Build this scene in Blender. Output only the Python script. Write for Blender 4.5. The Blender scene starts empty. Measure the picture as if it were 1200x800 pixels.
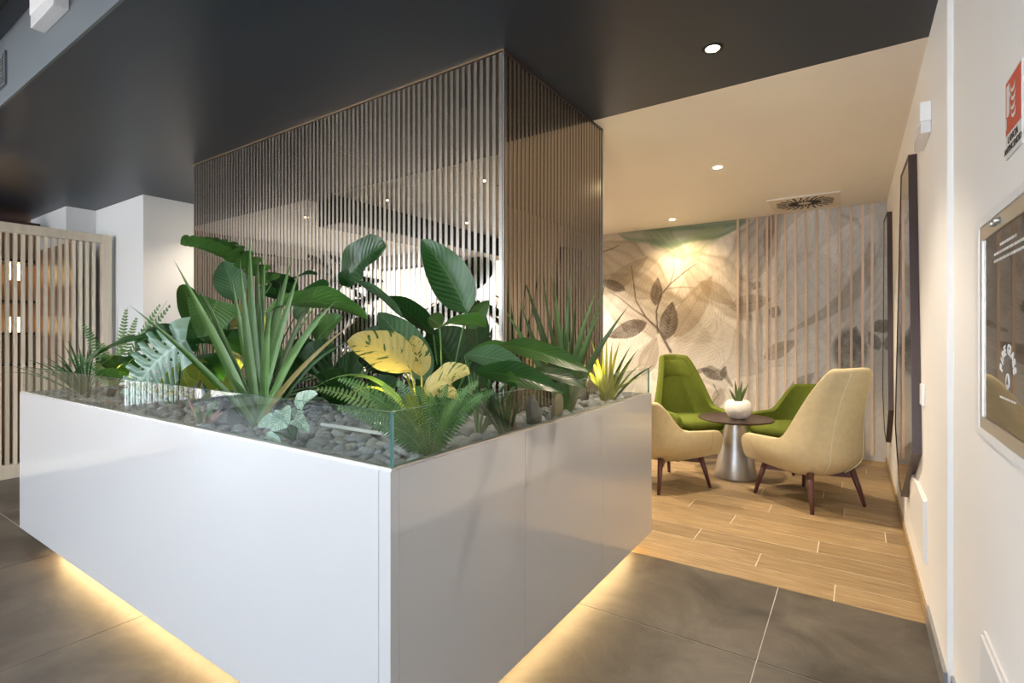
import bpy, bmesh, math, random
import numpy as np
from mathutils import Vector, Matrix, Quaternion
random.seed(7); rng = np.random.RandomState(7)
SC = bpy.context.scene
COL = SC.collection

# ------------------------------------------------------------------ camera, world, light, exposure
CAM_H, FPX, HOR = 1.30, 600.0, 390.0
YAW = math.atan2(400, 600)
CA, SA = math.cos(YAW), math.sin(YAW)
cd = bpy.data.cameras.new('camera'); cam = bpy.data.objects.new('camera', cd); COL.objects.link(cam)
cam.location = (0, 0, CAM_H); cam.rotation_euler = (math.pi/2, 0, YAW)
cd.sensor_fit = 'HORIZONTAL'; cd.sensor_width = 36; cd.lens = 36*FPX/1200
cd.shift_y = -(400-HOR)/1200; cd.clip_start = .02; cd.clip_end = 200
SC.camera = cam
SC.view_settings.view_transform = 'Standard'; SC.view_settings.look = 'None'
SC.view_settings.gamma = 1.0; SC.view_settings.use_curve_mapping = False
SC.view_settings.exposure = 1.42
w = bpy.data.worlds.new('daylight'); SC.world = w; w.use_nodes = True
bg = w.node_tree.nodes['Background']; bg.inputs[0].default_value = (.80, .895, 1, 1); bg.inputs[1].default_value = 3.5
# sky portal at the glazed front behind the camera
pl = bpy.data.lights.new('window_portal', 'AREA'); pl.shape = 'RECTANGLE'; pl.size = 9.0; pl.size_y = 2.5
pl.cycles.is_portal = True
po = bpy.data.objects.new('window_portal', pl); COL.objects.link(po)
po.location = (-4.4, -4.02, 1.5); po.rotation_euler = (math.pi/2, 0, 0)
pl2 = bpy.data.lights.new('window_portal', 'AREA'); pl2.shape = 'RECTANGLE'; pl2.size = 2.6; pl2.size_y = 2.9  # sky portal for the added left glazing
pl2.cycles.is_portal = True
po2 = bpy.data.objects.new('window_portal', pl2); COL.objects.link(po2)
po2.location = (-8.98, -2.45, 1.45); po2.rotation_euler = (0, -math.pi/2, 0)
# sun over the roof: it lights the street outside, whose glow lifts the hall ceiling
sn = bpy.data.lights.new('sun', 'SUN'); sn.energy = 30; sn.angle = .01; sn.color = (1, .95, .86)
so_ = bpy.data.objects.new('sun', sn); COL.objects.link(so_); so_.rotation_euler = (math.radians(-38), 0, 0)
WARM = (1.0, .83, .63)

# ------------------------------------------------------------------ helpers
def ray(u, v):
    r = (u-600)/FPX
    return Vector((CA*r-SA, SA*r+CA, (HOR-v)/FPX))
def PY(u, v, y):
    d = ray(u, v); t = y/d.y; return Vector((d.x*t, y, CAM_H+d.z*t))
def PX(u, v, x):
    d = ray(u, v); t = x/d.x; return Vector((x, d.y*t, CAM_H+d.z*t))
def PZ(u, v, z):
    d = ray(u, v); t = (z-CAM_H)/d.z; return Vector((d.x*t, d.y*t, z))

def pm(name, col, rough=.5, metal=0., var=0., scale=8., bump=0., bscale=60., coat=0., spec=.5, emit=None, estr=0., trans=0., stretch=None, coat_rough=.03, detail=6):
    m = bpy.data.materials.new(name); m.use_nodes = True
    nt = m.node_tree; b = nt.nodes['Principled BSDF']
    b.inputs['Base Color'].default_value = (*col, 1); b.inputs['Roughness'].default_value = rough
    b.inputs['Metallic'].default_value = metal; b.inputs['Coat Weight'].default_value = coat
    b.inputs['Coat Roughness'].default_value = coat_rough; b.inputs['Specular IOR Level'].default_value = spec
    if emit: b.inputs['Emission Color'].default_value = (*emit, 1); b.inputs['Emission Strength'].default_value = estr
    if var or bump:
        tc = nt.nodes.new('ShaderNodeTexCoord'); mp = nt.nodes.new('ShaderNodeMapping')
        nt.links.new(tc.outputs['Object'], mp.inputs[0])
        if stretch: mp.inputs['Scale'].default_value = stretch
    if var:
        n = nt.nodes.new('ShaderNodeTexNoise'); n.inputs['Scale'].default_value = scale; n.inputs['Detail'].default_value = detail
        nt.links.new(mp.outputs[0], n.inputs[0])
        r = nt.nodes.new('ShaderNodeValToRGB')
        r.color_ramp.elements[0].position = .3; r.color_ramp.elements[1].position = .7
        r.color_ramp.elements[0].color = (*[max(0, c*(1-var)) for c in col], 1)
        r.color_ramp.elements[1].color = (*[min(1, c*(1+var)) for c in col], 1)
        nt.links.new(n.outputs['Fac'], r.inputs[0]); nt.links.new(r.outputs[0], b.inputs['Base Color'])
    if bump:
        n2 = nt.nodes.new('ShaderNodeTexNoise'); n2.inputs['Scale'].default_value = bscale; n2.inputs['Detail'].default_value = 4
        nt.links.new(mp.outputs[0], n2.inputs[0])
        bp = nt.nodes.new('ShaderNodeBump'); bp.inputs['Strength'].default_value = bump; bp.inputs['Distance'].default_value = .01
        nt.links.new(n2.outputs['Fac'], bp.inputs['Height']); nt.links.new(bp.outputs[0], b.inputs['Normal'])
    return m

def mesh_obj(name, verts, faces, mat=None, parent=None, smooth=False):
    me = bpy.data.meshes.new(name); me.from_pydata([tuple(v) for v in verts], [], faces); me.update()
    if smooth: me.shade_smooth()
    o = bpy.data.objects.new(name, me); COL.objects.link(o)
    if mat: me.materials.append(mat)
    if parent: o.parent = parent
    return o
def bm_obj(name, bm, mat=None, parent=None, smooth=False):
    me = bpy.data.meshes.new(name); bm.to_mesh(me); bm.free()
    if smooth: me.shade_smooth()
    o = bpy.data.objects.new(name, me); COL.objects.link(o)
    if mat: me.materials.append(mat)
    if parent: o.parent = parent
    return o
def add_box(bm, x0, x1, y0, y1, z0, z1):
    vs = [bm.verts.new(p) for p in ((x0,y0,z0),(x1,y0,z0),(x1,y1,z0),(x0,y1,z0),(x0,y0,z1),(x1,y0,z1),(x1,y1,z1),(x0,y1,z1))]
    for f in ((3,2,1,0),(4,5,6,7),(0,1,5,4),(1,2,6,5),(2,3,7,6),(3,0,4,7)): bm.faces.new([vs[i] for i in f])
def box(name, x0, x1, y0, y1, z0, z1, mat, parent=None, bev=0., seg=2):
    bm = bmesh.new(); add_box(bm, x0, x1, y0, y1, z0, z1)
    if bev: bmesh.ops.bevel(bm, geom=list(bm.edges), offset=bev, segments=seg, affect='EDGES', profile=.6)
    return bm_obj(name, bm, mat, parent)
def lathe(name, prof, mat, parent=None, n=40, loc=(0,0,0), smooth=True, caps=True):
    vs, fs = [], []
    for (r, z) in prof:
        for k in range(n):
            a = 2*math.pi*k/n; vs.append((r*math.cos(a), r*math.sin(a), z))
    for i in range(len(prof)-1):
        for k in range(n):
            k2 = (k+1) % n; fs.append((i*n+k, i*n+k2, (i+1)*n+k2, (i+1)*n+k))
    if caps: fs.append(tuple(range(n-1, -1, -1))); fs.append(tuple((len(prof)-1)*n+k for k in range(n)))
    o = mesh_obj(name, vs, fs, mat, parent, False); o.location = loc
    if smooth:
        for p in o.data.polygons: p.use_smooth = len(p.vertices) == 4
    return o
def tube_geo(pts, rads, n=8, vs=None, fs=None):
    vs = [] if vs is None else vs; fs = [] if fs is None else fs
    pts = [Vector(p) for p in pts]; base = len(vs); up = Vector((.13, .31, .94))
    for i, p in enumerate(pts):
        d = (pts[min(i+1, len(pts)-1)]-pts[max(i-1, 0)]).normalized()
        a = d.cross(up)
        if a.length < 1e-4: a = d.cross(Vector((1, 0, 0)))
        a.normalize(); b = d.cross(a)
        for k in range(n):
            t = 2*math.pi*k/n; vs.append(p+(a*math.cos(t)+b*math.sin(t))*rads[i])
    for i in range(len(pts)-1):
        for k in range(n):
            k2 = (k+1) % n; fs.append((base+i*n+k, base+i*n+k2, base+(i+1)*n+k2, base+(i+1)*n+k))
    fs.append(tuple(base+k for k in range(n-1, -1, -1))); fs.append(tuple(base+(len(pts)-1)*n+k for k in range(n)))
    return vs, fs
def tube(name, pts, rads, mat, parent=None, n=8):
    if not isinstance(rads, (list, tuple)): rads = [rads]*len(pts)
    vs, fs = tube_geo(pts, rads, n)
    return mesh_obj(name, vs, fs, mat, parent, True)
def thing(name, label, cat, loc=(0,0,0), rz=0., group=None):
    o = bpy.data.objects.new(name, None); COL.objects.link(o); o.empty_display_size = .1
    o.location = loc; o.rotation_euler = (0, 0, rz)
    return tag(o, label, cat, group)
def tag(o, label, cat, group=None):
    o['label'] = label; o['category'] = cat
    if group: o['group'] = group
    return o
def struct(o, label=None, cat=None):
    o['kind'] = 'structure'
    if label: o['label'] = label
    if cat: o['category'] = cat
    return o
def text_obj(name, s, size, mat, parent, origin, xa, ya, align='CENTER', extrude=.0004, bold=0.):
    cu = bpy.data.curves.new(name, 'FONT'); cu.body = s; cu.size = size; cu.align_x = align; cu.align_y = 'CENTER'
    cu.extrude = extrude; cu.offset = bold; cu.resolution_u = 3
    tmp = bpy.data.objects.new(name, cu); COL.objects.link(tmp)
    dg = bpy.context.evaluated_depsgraph_get()
    me = bpy.data.meshes.new_from_object(tmp.evaluated_get(dg))
    bpy.data.objects.remove(tmp)
    xa = Vector(xa); ya = Vector(ya); za = xa.cross(ya)
    M = Matrix(((xa.x, ya.x, za.x, origin[0]), (xa.y, ya.y, za.y, origin[1]), (xa.z, ya.z, za.z, origin[2]), (0,0,0,1)))
    me.transform(M); me.name = name
    o = bpy.data.objects.new(name, me); COL.objects.link(o); me.materials.clear(); me.materials.append(mat)
    if parent: o.parent = parent
    return o

# ------------------------------------------------------------------ dimensions (metres)
ZC = 2.62            # ceiling
ZU = 3.00            # raised ceiling of the front hall
XW, XN = .28, .297   # right wall (lounge part, near part)
YB = 2.93            # where tiles meet planks and the dark ceiling meets the beige one
YM = 6.41            # mural wall
PX0, PX1, PY0, PY1 = -4.32, -1.35, 1.955, 3.09     # slatted core
GX0, GX1, GY0, GY1 = -4.31, -1.02, .95, 3.06       # planter
GZ0, GZ1 = .093, .933
YS = .838            # face of the ceiling step
XL = -9.0; YF = -4.0

# ------------------------------------------------------------------ materials
M = {}
M['wall'] = pm('white_paint', (.88, .87, .85), .55, var=.012, scale=3, bump=.03, bscale=220)
M['wallcool'] = pm('white_panel_paint', (.80, .80, .79), .45)
M['dark'] = pm('charcoal_ceiling_paint', (.019, .030, .050), .40, var=.08, scale=1.2)
M['beige'] = pm('beige_ceiling_paint', (.80, .765, .72), .6, var=.015, scale=2)
M['bluegrey'] = pm('grey_step_paint', (.125, .145, .165), .5)
M['grid'] = pm('white_ceiling_panel', (.82, .82, .80), .6)
M['lacquer'] = pm('white_gloss_lacquer', (.55, .56, .575), .30, coat=1.0, coat_rough=.07)
M['lacquer'].node_tree.nodes['Principled BSDF'].inputs['Coat IOR'].default_value = 1.9
M['plinth'] = pm('plinth_grey', (.5, .48, .45), .6)
M['steelgrey'] = pm('grey_aluminium', (.35, .36, .38), .35, metal=.7)
M['alu'] = pm('brushed_aluminium', (.62, .60, .57), .35, metal=.8)
M['white'] = pm('white_plastic', (.84, .84, .84), .35)
M['seam'] = pm('shadow_gap_grey', (.25, .26, .27), .7)
M['grout'] = pm('pale_grout', (.50, .47, .43), .85, var=.08, scale=30)
M['grout2'] = pm('cream_grout', (.62, .53, .40), .85)
M['mirror'] = pm('mirror_silver', (.80, .82, .80), .01, metal=1)
M['bronze'] = pm('bronze_mirror_glass', (.26, .195, .13), .015, metal=1)
M['slat'] = pm('champagne_slat', (.42, .375, .325), .24, metal=.8)
M['gold'] = pm('gold_trim', (.75, .55, .35), .3, metal=.9)
M['frame'] = pm('dark_plum_frame', (.050, .030, .028), .4)
M['red'] = pm('red_sign_print', (.62, .07, .035), .5)
M['black'] = pm('black_print', (.03, .03, .03), .5)
M['signwhite'] = pm('sign_white', (.72, .72, .70), .5)
M['gap'] = pm('black_gap', (.012, .012, .013), .7)

def wood_mat(name, c0, c1, rough, sx=(1.2, 14, 14), dist=2.5, coat=.0, axis='X'):
    m = bpy.data.materials.new(name); m.use_nodes = True; nt = m.node_tree; b = nt.nodes['Principled BSDF']
    tc = nt.nodes.new('ShaderNodeTexCoord'); mp = nt.nodes.new('ShaderNodeMapping'); mp.inputs['Scale'].default_value = sx
    oi = nt.nodes.new('ShaderNodeObjectInfo')
    ad = nt.nodes.new('ShaderNodeVectorMath'); ad.operation = 'ADD'
    ml = nt.nodes.new('ShaderNodeVectorMath'); ml.operation = 'SCALE'; ml.inputs[0].default_value = (7.1, 13.3, 5.7)
    nt.links.new(oi.outputs['Random'], ml.inputs['Scale'])
    nt.links.new(tc.outputs['Object'], ad.inputs[0]); nt.links.new(ml.outputs[0], ad.inputs[1])
    nt.links.new(ad.outputs[0], mp.inputs[0])
    n = nt.nodes.new('ShaderNodeTexNoise'); n.inputs['Scale'].default_value = 2.2; n.inputs['Detail'].default_value = 8; n.inputs['Distortion'].default_value = dist
    nt.links.new(mp.outputs[0], n.inputs[0])
    r = nt.nodes.new('ShaderNodeValToRGB'); r.color_ramp.elements[0].position = .32; r.color_ramp.elements[1].position = .68
    r.color_ramp.elements[0].color = (*c0, 1); r.color_ramp.elements[1].color = (*c1, 1)
    nt.links.new(n.outputs['Fac'], r.inputs[0])
    hs = nt.nodes.new('ShaderNodeHueSaturation'); mr = nt.nodes.new('ShaderNodeMapRange')
    mr.inputs[3].default_value = .80; mr.inputs[4].default_value = 1.18
    nt.links.new(oi.outputs['Random'], mr.inputs[0]); nt.links.new(mr.outputs[0], hs.inputs['Value'])
    nt.links.new(r.outputs[0], hs.inputs['Color']); nt.links.new(hs.outputs[0], b.inputs['Base Color'])
    b.inputs['Roughness'].default_value = rough; b.inputs['Coat Weight'].default_value = coat
    return m
M['plank'] = wood_mat('oak_plank_tile', (.20, .130, .060), (.41, .290, .155), .42, sx=(1.0, 18, 18))
M['oak'] = wood_mat('pale_oak_slat', (.70, .60, .46), (.80, .70, .55), .5, sx=(10, 10, .8), dist=.8)
M['pinkoak'] = wood_mat('pale_rose_oak', (.66, .51, .41), (.76, .61, .50), .5, sx=(10, 10, .8), dist=.8)
M['walnut'] = wood_mat('plum_stained_wood', (.085, .030, .026), (.13, .048, .040), .42, sx=(8, 8, 1), dist=.8)
M['brownpanel'] = wood_mat('brown_veneer', (.24, .13, .065), (.34, .19, .095), .35, sx=(6, 6, .6), dist=1)

def tile_mat():
    m = bpy.data.materials.new('brown_grey_stone_tile'); m.use_nodes = True; nt = m.node_tree; b = nt.nodes['Principled BSDF']
    tc = nt.nodes.new('ShaderNodeTexCoord')
    n = nt.nodes.new('ShaderNodeTexNoise'); n.inputs['Scale'].default_value = 2.6; n.inputs['Detail'].default_value = 12; n.inputs['Roughness'].default_value = .68
    n.inputs['Distortion'].default_value = .6
    nt.links.new(tc.outputs['Object'], n.inputs[0])
    r = nt.nodes.new('ShaderNodeValToRGB'); r.color_ramp.elements[0].position = .36; r.color_ramp.elements[1].position = .66
    r.color_ramp.elements[0].color = (.040, .034, .027, 1); r.color_ramp.elements[1].color = (.120, .103, .082, 1)
    nt.links.new(n.outputs['Fac'], r.inputs[0]); nt.links.new(r.outputs[0], b.inputs['Base Color'])
    r2 = nt.nodes.new('ShaderNodeMapRange'); r2.inputs[3].default_value = .34; r2.inputs[4].default_value = .55
    nt.links.new(n.outputs['Fac'], r2.inputs[0]); nt.links.new(r2.outputs[0], b.inputs['Roughness'])
    return m
M['tile'] = tile_mat()

def glass_mat(name, tint, ior=1.45):
    m = bpy.data.materials.new(name); m.use_nodes = True; nt = m.node_tree
    nt.nodes.remove(nt.nodes['Principled BSDF']); out = nt.nodes['Material Output']
    tr = nt.nodes.new('ShaderNodeBsdfTransparent'); tr.inputs[0].default_value = (*tint, 1)
    gl = nt.nodes.new('ShaderNodeBsdfGlossy'); gl.inputs['Roughness'].default_value = .0
    lw = nt.nodes.new('ShaderNodeLayerWeight'); lw.inputs[0].default_value = .5
    pw = nt.nodes.new('ShaderNodeMath'); pw.operation = 'POWER'; pw.inputs[1].default_value = 5; nt.links.new(lw.outputs['Facing'], pw.inputs[0])
    ma = nt.nodes.new('ShaderNodeMath'); ma.operation = 'MULTIPLY_ADD'; ma.inputs[1].default_value = .9; ma.inputs[2].default_value = .035; nt.links.new(pw.outputs[0], ma.inputs[0])
    mx = nt.nodes.new('ShaderNodeMixShader')
    nt.links.new(ma.outputs[0], mx.inputs[0]); nt.links.new(tr.outputs[0], mx.inputs[1]); nt.links.new(gl.outputs[0], mx.inputs[2])
    nt.links.new(mx.outputs[0], out.inputs[0]); return m
M['glass'] = glass_mat('clear_glass', (.93, .965, .95))
M['winglass'] = glass_mat('window_glass', (.965, .96, .965))
M['glassedge'] = pm('glass_edge_green', (.12, .34, .33), .12, spec=.6)

# ------------------------------------------------------------------ the shell
fl = struct(box('floor', XL, XN+.3, YF-.2, YB, -.12, -.0022, M['grout']), 'dark brown-grey stone tile floor of the hall', 'floor')
xs = [-.32+1.2*k for k in range(-8, 2)]; ys = [2.227+1.2*k for k in range(-6, 2)]
def tile_mesh(nm, x0, x1, y0, y1, z1, mat, bev=.0015):
    bm = bmesh.new(); add_box(bm, x0, x1, y0, y1, -.012, z1)
    bmesh.ops.bevel(bm, geom=[e for e in bm.edges if all(v.co.z > z1-1e-5 for v in e.verts)], offset=bev, segments=1, affect='EDGES')
    return bm_obj(nm, bm, mat)
for i in range(len(xs)-1):
    for j in range(len(ys)-1):
        x0, x1 = max(xs[i], XL), min(xs[i+1], XN); y0, y1 = max(ys[j], YF-.2), min(ys[j+1], YB)
        if x1-x0 < .03 or y1-y0 < .03: continue
        t = tile_mesh('tile', x0+.002, x1-.002, y0+.002, y1-(.0 if y1 == YB else .002), 0, M['tile']); t.parent = fl
fw = struct(box('floor', XL, XW+.02, YB, YM+.1, -.12, -.0022, M['grout2']), 'honey oak plank floor of the lounge', 'floor')
joint = {0: -.079, 1: -.455, 2: -.84, 3: -.178, 4: -.70, 5: -1.03, 6: -.515, 7: -.057, 8: -.62, 9: -.2}
for j in range(18):
    y0 = YB+.2*j; y1 = min(y0+.2, YM)
    if y1-y0 < .02: break
    xj = joint.get(j, -1.1+.37*((j*5) % 7)) + 2.4
    while xj > -5.2:
        x1 = min(xj, XW); x0 = xj-1.2
        if x1-x0 > .02:
            t = tile_mesh('plank', x0+.0028, x1-.0028, y0+.0034, y1-.0034, 0, M['plank']); t.parent = fw
            # centre each plank's object space so that its grain differs
        xj -= 1.2
dk = struct(box('ceiling', XL, XN+.3, YS, YB, ZC, ZC+.38, M['dark']), 'dark charcoal painted ceiling', 'ceiling')
bgc = struct(box('ceiling', XL, XN+.3, YB, YM+.2, ZC, ZC+.38, M['beige']), 'beige painted lounge ceiling', 'ceiling')
stp = struct(box('trim_1', XL, XN+.3, YS-.012, YS, ZC-.001, ZU, M['bluegrey']), 'blue-grey face of the ceiling step', 'trim')
up = struct(box('ceiling', XL, XN+.3, YF-.2, YS-.012, ZU, ZU+.1, M['dark']), 'raised dark ceiling over the front hall', 'ceiling')
struct(box('trim_2', XL, XN, YS-.16, YS-.10, ZU-.03, ZU-.0005, M['gap']), 'dark shadow rail on the raised ceiling', 'trim')
# white panelled fields of the raised ceiling, seen in the mirror glass
gp = thing('ceiling_panel_field', 'white perforated ceiling panels mirrored in the slatted wall', 'ceiling panel', (0, 0, 0)); gp['kind'] = 'structure'
for (fx0, fx1) in ((-9, -5.75), (-5.25, -2.75), (-2.25, .28)):
    nx = max(2, round((fx1-fx0)/.6)); ny = 7
    for i in range(nx):
        for j in range(ny):
            dx = (fx1-fx0)/nx; dy = 4.2/ny
            box('ceiling_panel', fx0+i*dx+.006, fx0+(i+1)*dx-.006, -3.9+j*dy+.006, -3.9+(j+1)*dy-.006, ZU-.02, ZU-.0005, M['grid'], gp)
for (bx0, bx1) in ((-5.75, -5.25), (-2.75, -2.25)):
    struct(box('trim_3', bx0, bx1, -3.9, -.2, ZC+.05, ZU-.0006, M['dark']), 'dark beam across the raised ceiling', 'trim')

# right wall: lounge part, near part, corner bead, skirtings
struct(box('wall_right', XW, XW+.4, 2.40, YM, 0, ZC, M['wall']), 'white right wall of the lounge', 'wall')
struct(box('wall_right', XN, XW+.4, YF-.2, 2.40, 0, ZU, M['wall']), 'white near right wall with the hose cabinet', 'wall')
struct(box('trim_4', XW+.0005, XN+.001, 2.392, 2.3998, 0, ZC, M['wallcool']), 'white corner bead on the wall step', 'trim')
struct(box('baseboard_right', XW-.010, XW, YB, YM, 0, .055, M['plank']), 'oak skirting along the lounge wall', 'baseboard')
struct(box('baseboard_right', XW-.012, XW, 2.385, YB, 0, .085, M['steelgrey']), 'grey metal skirting by the wall step', 'baseboard')
struct(box('baseboard_right', XN-.010, XN, YF, 2.375, 0, .085, M['steelgrey']), 'grey metal skirting along the near wall', 'baseboard')
struct(box('baseboard_back', -4.6, XW-.011, YM-.012, YM-.003, 0, .055, M['plank']), 'oak skirting under the mural', 'baseboard')
# front (behind camera): low wall, head, glazed windows
fwll = struct(box('wall_front', XL, XN+.3, YF-.2, YF, 0, .15, M['wallcool']), 'low sill wall of the glazed front', 'wall')
struct(box('wall_front', XL, XN+.3, YF-.2, YF, 2.75, ZU, M['wallcool']), 'head wall above the glazed front', 'wall')
for k in range(5):
    x0 = XL+.05+k*1.86; x1 = x0+1.86
    wn = struct(thing('window_%d' % (k+1), 'tall window of the glazed front', 'window', (0, 0, 0)))
    for (a0, a1, c0, c1) in ((x0, x0+.06, .15, 2.75), (x1-.06, x1, .15, 2.75), (x0+.06, x1-.06, .15, .21), (x0+.06, x1-.06, 2.69, 2.75), (x0+.06, x1-.06, 1.0, 1.05)):
        box('window_frame', a0, a1, YF-.12, YF-.05, c0, c1, M['steelgrey'], wn)
    box('pane', x0+.06, x1-.06, YF-.09, YF-.08, .21, 2.69, M['winglass'], wn)
struct(box('floor', XL-16, XN+10, -24, YF-.2, -.3, -.12, pm('street_paving', (.30, .29, .28), .8, var=.2, scale=2)), 'grey street paving outside the glazed front', 'ground')
# left background: white boxes and column, brown bar wall
struct(box('wall_left', XL-.2, XL, -.8, YM+.2, 0, ZU+.1, M['brownpanel']), 'brown veneered left wall', 'wall')
struct(box('wall_left', XL-.2, XL, YF-.2, -.8, 0, .15, M['wallcool']), 'low sill wall of the added left glazing', 'wall')
struct(box('wall_left', XL-.2, XL, YF-.2, -.8, 2.75, ZU+.1, M['wallcool']), 'head wall above the added left glazing', 'wall')
for k in range(2):  # unseen left windows, added to bring daylight onto the near right wall
    y0 = -4.0+k*1.6; y1 = y0+1.6
    wn = struct(thing('window_%d' % (k+6), 'added tall left window that lights the near right wall', 'window', (0, 0, 0)))
    for (a0, a1, c0, c1) in ((y0, y0+.06, .15, 2.75), (y1-.06, y1, .15, 2.75), (y0+.06, y1-.06, .15, .21), (y0+.06, y1-.06, 2.69, 2.75)):
        box('window_frame', XL-.12, XL-.05, a0, a1, c0, c1, M['steelgrey'], wn)
    box('pane', XL-.09, XL-.08, y0+.06, y1-.06, .21, 2.69, M['winglass'], wn)
struct(box('wall_back', -8.0, -6.82, 1.86, 2.4, 0, ZC, M['wallcool']), 'white wall block beyond the slat screen', 'wall')
struct(box('wall_back', -6.82, -5.63, 2.11, 3.4, 0, ZC, M['wallcool']), 'white column between screen and planter', 'wall')
struct(box('wall_back', XL, -8.0, 1.86, 2.4, 0, ZC, M['brownpanel']), 'brown end wall behind the slat screen', 'wall')
struct(box('wall_left', -5.62, -4.6, 3.1, YM, 0, ZC, M['wall']), 'white wall closing the lounge', 'wall')

# ------------------------------------------------------------------ mural wall
def vnoise(x, y, seed):
    r = np.random.RandomState(seed); g = r.rand(64, 64)
    xi = np.floor(x).astype(int); yi = np.floor(y).astype(int); fx = x-xi; fy = y-yi
    fx = fx*fx*(3-2*fx); fy = fy*fy*(3-2*fy)
    a = g[xi % 64, yi % 64]; b = g[(xi+1) % 64, yi % 64]; c = g[xi % 64, (yi+1) % 64]; d = g[(xi+1) % 64, (yi+1) % 64]
    return (a*(1-fx)+b*fx)*(1-fy)+(c*(1-fx)+d*fx)*fy
def fbm(x, y, seed, o=4):
    s = 0; a = .5; t = 0
    for k in range(o): s = s+a*vnoise(x*2**k, y*2**k, seed+k); t += a; a *= .5
    return s/t
def mur(u, v):
    p = PY(u, v, YM); return np.array((p.x, p.z))
def mural_colour(X, Z):
    n1 = fbm(X*2.3+9, Z*2.3+5, 11); n2 = fbm(X*14+3, Z*14+7, 21); n3 = fbm(X*60, Z*60, 31, 2)
    base = np.stack([.62+0*X, .59+0*X, .55+0*X], -1)
    daylit = np.clip((X+1.5)/1.0, 0, 1)[..., None]; base = base*(1-daylit*np.array((.06, .02, -.04)))  # cooler tone of the daylit right part put into the print colour
    base = base*(.80+.38*n1+.10*(n2-.5))[..., None]
    def blend(mask, col):
        nonlocal base
        m = np.clip(mask, 0, 1)[..., None]; base = base*(1-m)+np.array(col)*m
    def local(p0, p1):
        p0 = np.array(p0); p1 = np.array(p1); d = p1-p0; L = np.hypot(*d); d = d/L; n = np.array((-d[1], d[0]))
        a = ((X-p0[0])*d[0]+(Z-p0[1])*d[1])/L; b = ((X-p0[0])*n[0]+(Z-p0[1])*n[1]); return a, b, L
    def petal(q0, q1, wpx, col, op, veins=14, edge=.5, skew=.75, soft=.03):
        a, b, L = local(mur(*q0), mur(*q1)); W = wpx*.0095
        aa = np.clip(a, 1e-4, 1-1e-4); prof = W*np.sin(np.pi*aa**skew)**.7
        prof = prof*(1+.10*np.sin(aa*17+q0[0]))
        inside = np.clip((prof-np.abs(b))/soft, 0, 1)*((a > 0) & (a < 1))
        rel = b/np.maximum(prof, 1e-3)
        vn = .5+.5*np.sin(rel*veins+3*n1+aa*1.5); vn = vn**3
        rim = np.clip(np.abs(rel), 0, 1)**5
        m = inside*(op*(.50+.5*n1)*(.75+.5*aa)+.45*op*vn+edge*op*rim*.6)
        blend(m, col)
        ln = np.clip(1-np.abs(prof-np.abs(b))/.007, 0, 1)*((a > .02) & (a < .98)); blend(ln*.34*(.3+n2), (.24, .20, .15))
        return inside, rel, aa
    def leaf(q0, q1, wpx, col, op):
        a, b, L = local(mur(*q0), mur(*q1)); W = wpx*.0095*.5
        aa = np.clip(a, 1e-4, 1-1e-4); prof = W*(np.sin(np.pi*aa**.8)**.85)
        inside = np.clip((prof-np.abs(b))/.006, 0, 1)*((a > 0) & (a < 1))
        veins = .5+.5*np.sin((aa*L-np.abs(b)*.8)*150)
        tex = .6+.5*n2-.18*veins+.25*(n3-.5)
        blend(inside*np.clip(op*tex+.16, 0, .95), col)
        mid = np.clip(1-np.abs(b)/.006, 0, 1)*((a > 0) & (a < 1)); blend(mid*.6, [c*.55 for c in col])
    def stroke(pts, wpx, col, op, rough=.25):
        m = np.zeros_like(X)
        for k in range(len(pts)-1):
            p0, p1 = mur(*pts[k]), mur(*pts[k+1]); d = p1-p0; LL = d@d
            t = np.clip(((X-p0[0])*d[0]+(Z-p0[1])*d[1])/LL, 0, 1)
            dist = np.hypot(X-p0[0]-t*d[0], Z-p0[1]-t*d[1])
            wd = (wpx[k]*(1-t)+wpx[k+1]*t)*.0095*.5
            m = np.maximum(m, np.clip((wd-dist)/(.004+.25*wd)+.3, 0, 1)*(dist < wd*1.3))
        blend(m*op*(1-rough+2*rough*n2), col)
    WHITE = (.86, .83, .79); TAUPE = (.27, .22, .165); BR = (.065, .044, .027); GR = (.30, .29, .27); TEAL = (.20, .30, .24)
    # pale blossom petals
    petal((690, 440), (812, 282), 40, WHITE, .55); petal((700, 330), (835, 400), 38, TAUPE, .48)
    petal((760, 470), (880, 300), 46, WHITE, .50); petal((840, 268), (905, 420), 40, WHITE, .55, 18)
    petal((700, 290), (790, 350), 34, TAUPE, .5); petal((720, 460), (860, 470), 40, WHITE, .55)
    petal((800, 300), (905, 380), 30, TAUPE, .45); petal((905, 440), (960, 235), 44, (.82, .82, .82), .55, 20)
    petal((905, 440), (1040, 300), 40, (.80, .80, .79), .50, 20); petal((910, 425), (1025, 250), 42, (.84, .84, .84), .55, 22)
    petal((900, 445), (1050, 440), 36, (.62, .62, .61), .5); petal((860, 330), (915, 235), 26, GR, .5)
    petal((930, 300), (1010, 420), 34, GR, .26, 20); petal((1045, 250), (985, 380), 30, GR, .28, 20); petal((960, 520), (1050, 380), 34, (.66, .66, .64), .5); petal((840, 520), (930, 430), 40, WHITE, .45)
    petal((560, 470), (700, 300), 60, WHITE, .5); petal((480, 300), (620, 480), 60, TAUPE, .3); petal((690, 560), (800, 500), 40, TAUPE, .25)
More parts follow.
